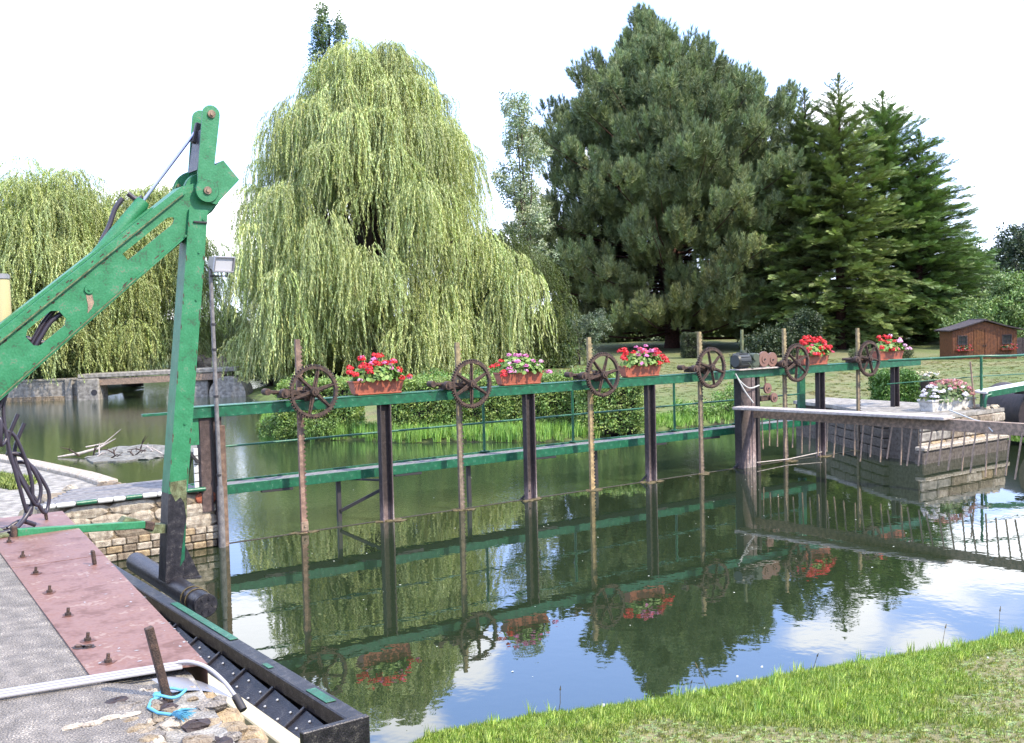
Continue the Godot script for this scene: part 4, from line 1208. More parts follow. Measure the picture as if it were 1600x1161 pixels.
func right_abutment():
	var r := RandomNumberGenerator.new(); r.seed = 14
	var a := thing("stone_abutment", "stone abutment at the far end of the sluice bridge under the white planter", "abutment", Vector3(12.5, 0, 1.0))
	var xf := Transform3D(Basis(Vector3(1, 0, 0), Vector3(0, 0, -1), Vector3(0, 1, 0)), Vector3.ZERO)
	var m := MB.new()
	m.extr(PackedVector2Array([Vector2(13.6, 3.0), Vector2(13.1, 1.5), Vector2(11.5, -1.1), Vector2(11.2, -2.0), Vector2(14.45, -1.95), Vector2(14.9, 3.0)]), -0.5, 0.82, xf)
	obj("core", m, M.shade_dark_stone, a)
	m = MB.new()
	m.extr(PackedVector2Array([Vector2(13.5, 3.0), Vector2(13.0, 1.5), Vector2(11.44, -1.1), Vector2(11.3, -2.06), Vector2(14.5, -2.0), Vector2(14.9, 3.0)]), 0.82, 0.90, xf)
	obj("top_slab", m, M.concrete, a)
	for row in 4:
		var x := 11.22
		while x < 14.4:
			var wd := r.randf_range(0.35, 0.7)
			if x + wd > 14.3: wd = 14.48 - x
			m = MB.new()
			m.box(Vector3(x + wd * 0.5, 0.08 + row * 0.21, 1.99), Vector3(wd - 0.02, 0.19, 0.1 + r.randf_range(0, 0.05)), 0.025)
			obj("stone", m, [M.pale_stone, M.brick_grey, M.brick_tan, M.concrete][r.randi() % 4], a)
			x += wd
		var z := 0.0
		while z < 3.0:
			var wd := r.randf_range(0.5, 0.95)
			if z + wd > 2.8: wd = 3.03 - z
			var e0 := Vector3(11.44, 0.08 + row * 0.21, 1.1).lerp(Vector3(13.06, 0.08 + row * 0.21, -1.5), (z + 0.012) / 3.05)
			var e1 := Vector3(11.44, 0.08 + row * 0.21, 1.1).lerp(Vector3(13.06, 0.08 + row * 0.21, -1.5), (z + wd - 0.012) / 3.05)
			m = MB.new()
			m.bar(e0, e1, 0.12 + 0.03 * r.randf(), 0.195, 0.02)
			obj("stone", m, M.shade_dark_stone, a)  # left face, its shade put into the stone colour
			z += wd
	# a low concrete ledge in the water before it
	m = MB.new(); m.bar(Vector3(11.0, 0.30, 2.16), Vector3(14.3, 0.30, 2.12), 0.24, 0.09, 0.02)
	obj("ledge", m, M.pale_stone, a)
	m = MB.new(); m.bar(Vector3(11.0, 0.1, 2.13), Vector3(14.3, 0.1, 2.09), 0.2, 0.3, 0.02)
	obj("ledge_foot", m, M.shade_dark_stone, a)
	for i in 9:
		m = MB.new()
		m.rock(Vector3(13.9 + r.randf_range(-0.3, 0.5), 0.92, 1.75 + r.randf_range(-0.4, 0.2)), Vector3(0.24, 0.1, 0.2) * r.randf_range(0.7, 1.3), 810 + i)
		obj("rubble_stone", m, M.pale_stone, a)
	# white planter
	var p := thing("white_planter", "long white concrete trough of white and pink bedding flowers on the abutment", "planter", Vector3(13.3, 0.90, 1.35), "", -0.18)
	org.erase(p)
	m = MB.new()
	var t0 := [Vector3(-0.6, 0.0, -0.16), Vector3(0.6, 0.0, -0.16), Vector3(0.6, 0.0, 0.16), Vector3(-0.6, 0.0, 0.16)]
	var t1 := [Vector3(-0.66, 0.24, -0.2), Vector3(0.66, 0.24, -0.2), Vector3(0.66, 0.24, 0.2), Vector3(-0.66, 0.24, 0.2)]
	for k in 4:
		var l := (k + 1) % 4
		m.quad(t0[k], t0[l], t1[l], t1[k], ((t0[k] + t0[l]) * Vector3(0.5 if k % 2 else 0.0, 0, 0.5 if k % 2 == 0 else 0.0)).normalized())
	m.box(Vector3(0, 0.22, 0), Vector3(1.26, 0.02, 0.36), 0.0)
	obj("trough", m, M.white_tub, p)
	m = MB.new()
	m.box(Vector3(0, 0.235, 0.195), Vector3(1.36, 0.05, 0.03), 0.008); m.box(Vector3(0, 0.235, -0.195), Vector3(1.36, 0.05, 0.03), 0.008); m.box(Vector3(0.665, 0.235, 0), Vector3(0.03, 0.05, 0.358), 0.008); m.box(Vector3(-0.665, 0.235, 0), Vector3(0.03, 0.05, 0.358), 0.008)
	obj("lip", m, M.white_tub, p)
	plant_foliage(p, Vector3(0, 0.3, 0.02), Vector3(0.74, 0.36, 0.32), 420, 0.04, 44, Color(0.09, 0.15, 0.05))
	for k in 130:
		var d := rnd_dir(r)
		d.y = abs(d.y)
		var px := d.x * 0.72
		var white: bool = px < -0.22 or (px > 0.12 and px < 0.38 and d.y < 0.75)
		if d.y > 0.72: white = false
		if not white and px < 0.05 and d.y < 0.5: continue
		bloom(p, Vector3(px, 0.3 + d.y * 0.36, d.z * 0.32 + 0.03), r.randf_range(0.035, 0.055), lin(0.82, 0.82, 0.84) if white else [lin(0.52, 0.20, 0.22), lin(0.6, 0.3, 0.3), lin(0.5, 0.26, 0.2)][k % 3], k)
	# pipe culvert
	var c := thing("culvert_pipe", "dark round pipe mouth beside the abutment at the stream's right end", "pipe", Vector3(15.2, 0.9, 2.6))
	m = MB.new()
	m.tube([PIPE, PIPE + Vector3(1.3, 0.05, -1.7)], 0.60, 32)
	obj("pipe", m, M.pipe_brown, c)
	m = MB.new()
	m.tube([PIPE - Vector3(0.03, 0, -0.04), PIPE + Vector3(0.03, 0, -0.04)], 0.645, 32)
	obj("collar", m, M.pipe_brown, c)
	# side footbridge with rails
	var f := thing("side_footbridge", "short green footbridge with thin rails running right from the abutment", "footbridge", Vector3(14.2, 1.0, 1.8))
	m = MB.new(); m.bar(Vector3(13.85, 1.27, 1.78), Vector3(18.5, 1.62, 2.6), 0.4, 0.05, 0.006)
	obj("walk_deck", m, M.white_paint, f)
	m = MB.new(); m.bar(Vector3(13.87, 1.23, 1.99), Vector3(18.5, 1.58, 2.81), 0.012, 0.13, 0.003)
	m.tube([Vector3(13.95, 1.22, 2.0), Vector3(13.82, 1.2, 1.98), Vector3(13.76, 1.1, 1.97), Vector3(13.75, 0.95, 1.97)], 0.035, 8)
	obj("walk_edge", m, M.bridge_green, f)
	for x in [13.95, 16.6]:
		m = MB.new(); m.tube([Vector3(x, 0.95 if x < 14 else 1.4, 1.78 + (x - 13.95) * 0.16), Vector3(x, 2.07, 1.78 + (x - 13.95) * 0.16)], 0.03, 8)
		obj("rail_post", m, M.bridge_green, f)
	m = MB.new()
	m.tube([Vector3(12.55, 2.0, 0.4), Vector3(13.95, 2.06, 1.78), Vector3(14.7, 2.04, 2.0), Vector3(18.5, 2.06, 2.6)], 0.028, 8)
	obj("handrail", m, M.bridge_green, f)
	m = MB.new(); m.tube([Vector3(12.5, 1.48, 0.4), Vector3(13.95, 1.62, 1.78), Vector3(18.5, 1.6, 2.6)], 0.014, 6)
	obj("middle_rail", m, M.bridge_green, f)
	m = MB.new(); m.tube([Vector3(13.82, 0.92, 1.7), Vector3(13.72, 1.95, 1.66)], 0.02, 8)
	obj("rusty_rod", m, M.screen_steel, f)
	m = MB.new(); m.span(Vector3(15.1, 1.17, 1.9), Vector3(15.3, 1.25, 2.1), 0.01)
	obj("bearer", m, M.dark_metal, f)

# ------------------------------------------------------------------ crane that works the rake
func trash_rake_crane():
	var V := 3.3
	var c := thing("rake_crane", "green hydraulic crane with a slanting boom and hanging arm on the quay", "crane", Vector3(-6.1, 1.09, V))
	var xf := Transform3D(Basis.IDENTITY, Vector3(0, 0, V))
	# boom: along s from its upper left corner, t down across it
	var A := Vector2(-5.97, 3.08)
	var d := Vector2(0.775, 0.632)
	var p := Vector2(0.632, -0.775)
	var P := func(s: float, t: float) -> Vector2: return A + d * s + p * t
	var low := func(s: float) -> float: return 0.485 - 0.036 * s
	var web := MB.new()
	var rect := func(mb: MB, pts: Array, z0: float, z1: float):
		var q := PackedVector2Array()
		for k in pts: q.push_back(P.call(k[0], k[1]))
		mb.extr(q, z0, z1, xf)
	rect.call(web, [[-1.7, 0.02], [0.12, 0.02], [0.12, low.call(0.12)], [-1.7, 0.52]], 0.0, 0.02)
	rect.call(web, [[0.12, 0.02], [0.52, 0.02], [0.52, 0.155], [0.12, 0.155]], 0.0, 0.02)
	rect.call(web, [[0.12, 0.155], [0.18, 0.155], [0.12, 0.20]], 0.0, 0.02); rect.call(web, [[0.46, 0.155], [0.52, 0.155], [0.52, 0.20]], 0.0, 0.02)
	rect.call(web, [[0.12, 0.345], [0.52, 0.345], [0.52, low.call(0.52)], [0.12, low.call(0.12)]], 0.0, 0.02)
	rect.call(web, [[0.12, 0.305], [0.16, 0.345], [0.12, 0.345]], 0.0, 0.02); rect.call(web, [[0.52, 0.305], [0.52, 0.345], [0.47, 0.345]], 0.0, 0.02)
	rect.call(web, [[0.52, 0.02], [1.37, 0.02], [1.37, low.call(1.37)], [0.52, low.call(0.52)]], 0.0, 0.02)
	rect.call(web, [[1.37, 0.02], [2.03, 0.02], [2.03, 0.16], [1.37, 0.16]], 0.0, 0.02)
	rect.call(web, [[1.37, 0.245], [2.03, 0.245], [2.03, low.call(2.03)], [1.37, low.call(1.37)]], 0.0, 0.02)
	rect.call(web, [[1.98, 0.16], [2.03, 0.16], [2.03, 0.19]], 0.0, 0.02); rect.call(web, [[1.98, 0.245], [2.03, 0.215], [2.03, 0.245]], 0.0, 0.02)
	rect.call(web, [[2.03, 0.02], [2.36, 0.03], [2.52, 0.08], [2.6, 0.19], [2.55, 0.3], [2.42, 0.38], [2.03, low.call(2.03)]], 0.0, 0.02)
	var wo := obj("boom_web", web, M.green_paint, c)
	var tf := MB.new()
	rect.call(tf, [[-1.7, 0.0], [2.3, 0.0], [2.34, 0.018], [-1.7, 0.018]], -0.2, 0.06)
	rect.call(tf, [[-1.7, 0.018], [2.34, 0.018], [2.3, 0.078], [-1.7, 0.1]], 0.022, 0.06)
	rect.call(tf, [[0.0, -0.035], [1.9, -0.02], [1.95, -0.002], [0.0, -0.002]], -0.16, -0.02)
	obj("top_flange", tf, M.green_paint, c)
	var worn := MB.new()
	rect.call(worn, [[-1.7, 0.082], [2.25, 0.064], [2.25, 0.074], [-1.7, 0.096]], 0.0602, 0.064)
	rect.call(worn, [[-1.7, 0.503], [1.3, low.call(1.3) - 0.02], [1.3, low.call(1.3) - 0.008], [-1.7, 0.513]], 0.0602, 0.064)
	obj("worn_edge", worn, M.moss_green, c)
	var bf := MB.new()
	rect.call(bf, [[-1.7, 0.50], [1.45, low.call(1.45) - 0.02], [1.45, low.call(1.45)], [-1.7, 0.52]], 0.022, 0.06)
	rect.call(bf, [[-1.7, 0.521], [2.2, low.call(2.2) + 0.001], [2.2, low.call(2.2) + 0.016], [-1.7, 0.536]], -0.2, 0.05)
	obj("bottom_flange", bf, M.green_paint, c)
	var back := MB.new()
	rect.call(back, [[-1.7, 0.02], [0.0, 0.02], [0.0, 0.48], [-1.7, 0.50]], -0.2, -0.18); rect.call(back, [[0.65, 0.02], [1.3, 0.02], [1.3, 0.43], [0.65, 0.45]], -0.2, -0.18); rect.call(back, [[2.1, 0.02], [2.5, 0.05], [2.45, 0.36], [2.1, 0.40]], -0.2, -0.18)
	obj("boom_back_web", back, M.green_paint, c)
	var bl := MB.new()
	var bp: Vector2 = P.call(0.876, 0.224)
	bl.disc(Vector3(bp.x, bp.y, V + 0.028), Vector3.BACK, 0.045, 0.016); bl.disc(Vector3(bp.x, bp.y, V + 0.04), Vector3.BACK, 0.014, 0.012, 10)
	obj("boss", bl, M.green_paint, c)
	var stn := MB.new()
	stn.extr(PackedVector2Array([bp + Vector2(-0.03, -0.05), bp + Vector2(0.0, -0.06), bp + Vector2(0.03, -0.05), bp + Vector2(0.045, -0.13), bp + Vector2(0.02, -0.19), bp + Vector2(-0.02, -0.235), bp + Vector2(-0.015, -0.15)]), 0.0202, 0.0225, xf)
	obj("rust_patch", stn, M.screen_steel, c)
	# chipped paint along the edges and below the bolts
	var rc0 := RandomNumberGenerator.new(); rc0.seed = 71
	var chips := MB.new()
	for i in 46:
		var sx := rc0.randf_range(-0.2, 2.3)
		var ty: float = [0.108, low.call(sx) - 0.035, 0.02 + rc0.randf() * 0.06][i % 3] + rc0.randf_range(-0.008, 0.008)
		var z0 := 0.0205 if i % 3 < 2 else 0.0605
		var ce: Vector2 = P.call(sx, ty)
		var pg := PackedVector2Array()
		var long := rc0.randf_range(0.008, 0.035)
		for k in 7:
			var a := TAU * k / 7.0
			pg.push_back(ce + (d * cos(a) * long + p * sin(a) * 0.007) * rc0.randf_range(0.6, 1.3))
		chips.extr(pg, z0, z0 + 0.0016, xf)
	for i in 26:
		var f := rc0.randf()
		var lx := lerpf(-4.115, -4.45, f) + (0.006 if i % 2 == 0 else 0.19)
		var ly := lerpf(4.28, 1.36, f)
		var pg := PackedVector2Array()
		for k in 7:
			var a := TAU * k / 7.0
			pg.push_back(Vector2(lx + cos(a) * 0.006 * rc0.randf_range(0.6, 1.4), ly + sin(a) * rc0.randf_range(0.012, 0.04)))
		chips.extr(pg, 0.0605, 0.062, xf)
	tag(obj("paint_chips", chips, M.rust, c), "", "", "", "stuff")
	# lever above the joint
	var J := Vector2(-3.93, 4.50)
	var lv := PackedVector2Array()
	lv.append_array(circle(0.095, 10, -0.1, PI + 0.05, Vector2(-3.85, 5.31)))
	lv.append_array(PackedVector2Array([Vector2(-4.015, 4.70), Vector2(-4.03, 4.50), Vector2(-3.98, 4.40), Vector2(-3.83, 4.36), Vector2(-3.565, 4.64), Vector2(-3.735, 4.835), Vector2(-3.835, 4.77)]))
	for k in 2:
		var m := MB.new()
		m.extr(lv, 0.065 if k == 0 else -0.24, 0.085 if k == 0 else -0.22, xf)
		obj("lever_plate", m, M.green_paint, c)
	var lw := MB.new()
	lw.extr(PackedVector2Array([Vector2(-3.95, 5.15), Vector2(-3.93, 5.15), Vector2(-3.99, 4.72), Vector2(-4.015, 4.72)]), -0.215, 0.06, xf)
	lw.extr(PackedVector2Array([Vector2(-3.565, 4.64), Vector2(-3.735, 4.835), Vector2(-3.75, 4.82), Vector2(-3.58, 4.63)]), -0.215, 0.06, xf)
	lw.extr(PackedVector2Array([Vector2(-3.565, 4.63), Vector2(-3.82, 4.365), Vector2(-3.835, 4.38), Vector2(-3.58, 4.645)]), -0.215, 0.06, xf)
	obj("lever_web", lw, M.wet_iron, c)
	var rd := MB.new()
	rd.disc(Vector3(J.x, J.y, V - 0.26), Vector3.BACK, 0.25, 0.03, 30)
	rd.disc(Vector3(J.x, J.y, V - 0.06), Vector3.BACK, 0.2, 0.06, 30)
	obj("back_disc", rd, M.green_paint, c)
	var fd := MB.new()
	fd.disc(Vector3(J.x, J.y, V + 0.095), Vector3.BACK, 0.125, 0.018, 28)
	obj("joint_disc", fd, M.green_paint, c)
	for q in [[J.x, J.y, 0.112], [-3.85, 5.31, 0.095]]:
		var m := MB.new()
		m.disc(Vector3(q[0], q[1], V + q[2]), Vector3.BACK, 0.042, 0.02, 14); m.disc(Vector3(q[0], q[1], V + q[2] + 0.018), Vector3.BACK, 0.022, 0.02, 8)
		obj("pin", m, M.screen_steel, c)
	for q in [Vector2(-4.12, 4.58), Vector2(-3.72, 4.42)]:
		var m := MB.new(); m.disc(Vector3(q.x, q.y, V - 0.235), Vector3.BACK, 0.022, 0.03, 8)
		obj("bolt", m, M.moss_green, c)
	# hanging arm
	var arm := MB.new()
	arm.extr(PackedVector2Array([Vector2(-4.115, 4.30), Vector2(-3.915, 4.30), Vector2(-4.25, 1.33), Vector2(-4.45, 1.33)]), -0.17, 0.06, xf)
	obj("arm", arm, M.green_paint, c)
	var arm2 := MB.new()
	arm2.extr(PackedVector2Array([Vector2(-4.45, 1.329), Vector2(-4.25, 1.329), Vector2(-4.33, 0.40), Vector2(-4.52, 0.40)]), -0.17, 0.06, xf)
	obj("worn_arm_foot", arm2, M.wet_iron, c)
	var wp := MB.new()
	wp.extr(PackedVector2Array([Vector2(-4.425, 1.45), Vector2(-4.255, 1.46), Vector2(-4.262, 1.30), Vector2(-4.27, 1.02), Vector2(-4.29, 1.22), Vector2(-4.33, 1.28), Vector2(-4.38, 1.24), Vector2(-4.435, 1.36)]), 0.0602, 0.0625, xf)
	obj("bare_patch", wp, M.moss_green, c)
	var gpz := MB.new()
	gpz.extr(PackedVector2Array([Vector2(-4.285, 1.0), Vector2(-4.278, 1.0), Vector2(-4.31, 0.62), Vector2(-4.36, 0.55), Vector2(-4.33, 0.75)]), 0.0602, 0.0625, xf)
	obj("paint_remnant", gpz, M.bridge_green, c)
	for q in [Vector2(-4.03, 3.85), Vector2(-4.08, 3.35), Vector2(-4.25, 2.05), Vector2(-4.17, 4.02), Vector2(-3.97, 4.2)]:
		var m := MB.new(); m.disc(Vector3(q.x, q.y, V + 0.066), Vector3.BACK, 0.013, 0.014, 8)
		obj("rivet", m, M.green_paint, c)
	var gus := MB.new()
	gus.extr(PackedVector2Array([Vector2(-4.30, 0.42), Vector2(-4.12, 0.40), Vector2(-4.28, 0.78)]), -0.05, -0.03, xf)
	gus.extr(PackedVector2Array([Vector2(-4.31, 0.42), Vector2(-4.12, 0.40), Vector2(-4.14, 0.38), Vector2(-4.31, 0.40)]), -0.1, 0.04, xf)
	obj("gusset", gus, M.wet_iron, c)
	var ro := MB.new()
	ro.tube([Vector3(-4.36, 0.33, 1.75), Vector3(-4.36, 0.33, 1.79), Vector3(-4.42, 0.33, 4.21), Vector3(-4.42, 0.33, 4.25)], [0.09, 0.115, 0.115, 0.1], 22)
	obj("rake_roller", ro, M.wet_iron, c)
	var rc := MB.new()
	rc.disc(Vector3(-4.42, 0.33, 4.26), Vector3.BACK, 0.118, 0.025, 22)
	for k in 6: rc.disc(Vector3(-4.42 + 0.07 * cos(k * TAU / 6), 0.33 + 0.07 * sin(k * TAU / 6), 4.275), Vector3.BACK, 0.014, 0.014, 8)
	obj("roller_cap", rc, M.wet_iron, c)
	for z in [3.9, 4.03]:
		var m := MB.new()
		var lp := []
		for k in 17: lp.push_back(Vector3(-4.415 + 0.122 * cos(k * TAU / 16), 0.33 + 0.122 * sin(k * TAU / 16), z + 0.03 * cos(k * TAU / 16)))
		m.tube(lp, 0.007, 5, false)
		obj("wire_loop", m, M.straw, c)
	var hook := MB.new()
	hook.extr(PackedVector2Array([Vector2(-4.43, 1.00), Vector2(-4.62, 1.02), Vector2(-4.75, 1.09), Vector2(-4.88, 1.13), Vector2(-4.93, 1.08), Vector2(-4.86, 1.05), Vector2(-4.76, 1.02), Vector2(-4.62, 0.93), Vector2(-4.44, 0.91)]), -0.13, 0.02, xf)
	obj("rest_hook", hook, M.moss_green, c)
	# ram
	var cy := MB.new()
	cy.tube([Vector3(-5.12, 3.68, V - 0.12), Vector3(-4.55, 4.36, V - 0.12), Vector3(-4.535, 4.38, V - 0.12)], [0.075, 0.075, 0.068], 16)
	obj("hydraulic_ram", cy, M.green_paint, c)
	var rod := MB.new()
	rod.tube([Vector3(-4.54, 4.375, V - 0.12), Vector3(-3.92, 5.20, V - 0.1)], 0.018, 10)
	obj("ram_rod", rod, M.chrome, c)
	var ey := MB.new()
	ey.bar(Vector3(-3.98, 5.02, V - 0.1), Vector3(-3.92, 5.24, V - 0.1), 0.06, 0.07, 0.01)
	obj("rod_eye", ey, M.dark_metal, c)
	var lk := MB.new()
	lk.bar(Vector3(-4.30, 3.86, V - 0.1), Vector3(-4.02, 4.10, V - 0.1), 0.03, 0.025); lk.bar(Vector3(-4.08, 4.17, V + 0.07), Vector3(-3.93, 4.165, V + 0.07), 0.02, 0.02)
	obj("stay", lk, M.dark_metal, c)
	# hoses
	for pth in [
		[Vector3(-4.72, 4.41, V - 0.2), Vector3(-4.80, 4.30, V - 0.2), Vector3(-4.87, 4.12, V - 0.19), Vector3(-4.96, 3.95, V - 0.17), Vector3(-5.04, 3.76, V - 0.14)],
		[Vector3(-4.54, 4.42, V - 0.13), Vector3(-4.60, 4.40, V - 0.14), Vector3(-4.68, 4.46, V - 0.15)],
		[Vector3(-5.72, 2.86, V - 0.1), Vector3(-5.64, 3.0, V - 0.1), Vector3(-5.55, 3.15, V - 0.1), Vector3(-5.45, 3.27, V - 0.1)],
		[Vector3(-5.68, 2.86, V - 0.06), Vector3(-5.60, 3.0, V - 0.06), Vector3(-5.50, 3.15, V - 0.06), Vector3(-5.36, 3.25, V - 0.06)],
		[Vector3(-5.82, 3.05, V - 0.12), Vector3(-5.7, 2.98, V - 0.12), Vector3(-5.5, 2.92, V - 0.12)],
	]:
		var m := MB.new(); m.tube(smooth(pth), 0.026, 8); obj("hose", m, M.hose, c)
	for k in [0, 2, 3, 5]:
		var f: float = k / 6.0
		var m := MB.new()
		var x0: float = -6.02 + 0.035 * k
		var dep: float = V - 0.05 - 0.04 * k
		var w0: float = [0.02, 0.06, 0.17, 0.22, 0.26, 0.24, 0.12][k]
		var lowp: float = [1.95, 1.35, 1.25, 1.32, 1.28, 1.22, 1.45][k]
		var hi: float = [2.38, 2.42, 2.45, 2.1, 2.05, 2.0, 2.45][k]
		m.tube(smooth([Vector3(x0 + 0.1, hi + 0.15, dep), Vector3(x0, hi - 0.1, dep), Vector3(x0 + 0.02, lerpf(hi, lowp, 0.4), dep + 0.03), Vector3(x0 + w0 * 0.6, lerpf(hi, lowp, 0.75), dep + 0.04), Vector3(x0 + w0, lowp + 0.02, dep), Vector3(x0 + w0 + 0.05, lowp + 0.06, dep - 0.05), Vector3(x0 + w0 + 0.06, lerpf(hi, lowp, 0.7), dep - 0.06), Vector3(x0 + w0 * 0.6, lerpf(hi, lowp, 0.35), dep - 0.05), Vector3(x0 - 0.02, lerpf(hi, lowp, 0.3), dep - 0.03)]), 0.019, 10)
		obj("hose", m, M.hose, c)
	for pth in [[Vector3(-5.74, 1.32, V - 0.15), Vector3(-5.82, 1.22, V - 0.1), Vector3(-5.95, 1.14, V), Vector3(-6.15, 1.12, V)], [Vector3(-5.76, 1.35, V - 0.2), Vector3(-5.80, 1.2, V - 0.2), Vector3(-5.92, 1.12, V - 0.3), Vector3(-6.2, 1.12, V - 0.2)], [Vector3(-5.95, 1.13, V - 0.2), Vector3(-5.82, 1.18, V - 0.25), Vector3(-5.68, 1.12, V - 0.3)]]:
		var m := MB.new(); m.tube(smooth(pth), 0.024, 8); obj("hose", m, M.hose, c)
	# frame on the quay
	var ba := MB.new()
	ba.span(Vector3(-6.9, 1.095, V - 0.5), Vector3(-5.99, 1.135, V + 0.13), 0.02)
	obj("base_plate", ba, M.moss_green, c)
	var lu := MB.new()
	lu.extr(PackedVector2Array([Vector2(-6.5, 1.135), Vector2(-6.06, 1.135), Vector2(-6.14, 1.27), Vector2(-6.2, 1.36), Vector2(-6.3, 1.4), Vector2(-6.5, 1.4)]), -0.02, 0.03, xf)
	lu.disc(Vector3(-6.23, 1.27, V + 0.04), Vector3.BACK, 0.05, 0.02)
	obj("pivot_lug", lu, M.moss_green, c)
	var up := MB.new()
	up.span(Vector3(-6.15, 1.136, V - 0.10), Vector3(-6.09, 2.45, V - 0.05), 0.006); up.span(Vector3(-6.30, 1.136, V - 0.02), Vector3(-6.235, 2.2, V + 0.02), 0.006)
	obj("upright", up, M.green_paint, c)
	var col := MB.new()
	col.span(Vector3(-7.35, 1.09, V - 0.2), Vector3(-7.1, 2.3, V + 0.05), 0.01)
	obj("column", col, M.green_paint, c)
	var rb := thing("rest_bar", "bright green square bar resting across the rusty plates to the crane arm", "bar", Vector3(-5.4, 1.05, V))
	var m := MB.new()
	m.bar(Vector3(-5.93, 1.135, V + 0.12), Vector3(-4.70, 1.035, V + 0.02), 0.07, 0.075, 0.006)
	obj("bar", m, M.green_paint, rb)
	m = MB.new(); m.bar(Vector3(-4.70, 1.03, V + 0.02), Vector3(-4.60, 1.0, V + 0.01), 0.06, 0.09, 0.012); m.bar(Vector3(-5.98, 1.14, V + 0.12), Vector3(-5.932, 1.138, V + 0.12), 0.1, 0.13, 0.01)
	obj("end_cap", m, M.rust, rb)
	# lamp post by the pier
	var lp := thing("floodlight_post", "thin grey post with a square floodlight at the bridge's near end", "floodlight", Vector3(-2.7, 0, 0.12))
	m = MB.new()
	m.tube([Vector3(-2.70, -0.3, 0.12), Vector3(-2.70, 0.85, 0.12), Vector3(-2.70, 0.87, 0.12), Vector3(-2.72, 3.86, 0.12)], [0.05, 0.045, 0.032, 0.026], 10)
	obj("pole", m, M.grey_plank, lp)
	for y in [1.0, 2.1, 2.75, 3.1]:
		m = MB.new(); m.tube([Vector3(-2.71, y, 0.12), Vector3(-2.71, y + 0.03, 0.12)], 0.038, 10); obj("clip", m, M.dark_metal, lp)
	m = MB.new()
	m.tint = func(q: Vector3) -> Color: return Color(0.6, 0.48, 0.36) if q.y < 0.7 else Color(0.32, 0.23, 0.18)
	m.span(Vector3(-2.68, -0.3, 0.02), Vector3(-2.585, 1.7, 0.10), 0.01)
	obj("timber_stake", m, M.old_timber, lp)
	var hx := Transform3D(Basis(Vector3.UP, 0.25) * Basis(Vector3.RIGHT, 0.25), Vector3(-2.6, 3.96, 0.16))
	m = MB.new()
	var fr := [Vector3(-0.15, -0.1, 0.1), Vector3(0.15, -0.1, 0.1), Vector3(0.15, 0.1, 0.1), Vector3(-0.15, 0.1, 0.1)]
	var bk := [Vector3(-0.12, -0.07, -0.09), Vector3(0.12, -0.07, -0.09), Vector3(0.12, 0.07, -0.09), Vector3(-0.12, 0.07, -0.09)]
	for k in 4:
		var l := (k + 1) % 4
		m.quad(hx * fr[k], hx * fr[l], hx * bk[l], hx * bk[k], (hx.basis * (fr[k] + fr[l]) * Vector3(1, 1, 0)).normalized())
	m.quad(hx * bk[0], hx * bk[1], hx * bk[2], hx * bk[3], hx.basis * Vector3.FORWARD)
	m.box(Vector3(0, 0.1, 0.105), Vector3(0.33, 0.022, 0.03), 0.004, hx); m.box(Vector3(0, -0.1, 0.105), Vector3(0.33, 0.022, 0.03), 0.004, hx); m.box(Vector3(0.155, 0, 0.105), Vector3(0.022, 0.178, 0.03), 0.004, hx); m.box(Vector3(-0.155, 0, 0.105), Vector3(0.022, 0.178, 0.03), 0.004, hx)
	var hd := obj("lamp_housing", m, M.aluminium, lp)
	m = MB.new(); m.box(Vector3(0, 0, 0.09), Vector3(0.285, 0.176, 0.008), 0.0, hx)
	var gl := obj("lamp_glass", m, M.lamp_glass, hd); gl.position = Vector3.ZERO
	m = MB.new(); m.tube([Vector3(-2.74, 3.78, 0.14), Vector3(-2.5, 3.78, 0.16), Vector3(-2.49, 3.9, 0.16)], 0.012, 6); m.tube([Vector3(-2.72, 3.78, 0.12), Vector3(-2.73, 3.92, 0.14)], 0.014, 6)
	obj("bracket", m, M.dark_metal, lp)
	m = MB.new(); m.tube([Vector3(-5.885, 2.75, 2.95), Vector3(-5.885, 3.55, 2.95), Vector3(-5.885, 3.575, 2.95), Vector3(-5.885, 3.58, 2.95)], [0.09, 0.085, 0.08, 0.06], 18)
	obj("pale_yellow_tube", m, M.pale_yellow, c)
	m = MB.new(); m.tube([Vector3(-5.885, 3.581, 2.95), Vector3(-5.885, 3.615, 2.95), Vector3(-5.885, 3.63, 2.95)], [0.09, 0.09, 0.07], 18)
	obj("tube_cap", m, M.aluminium, c)

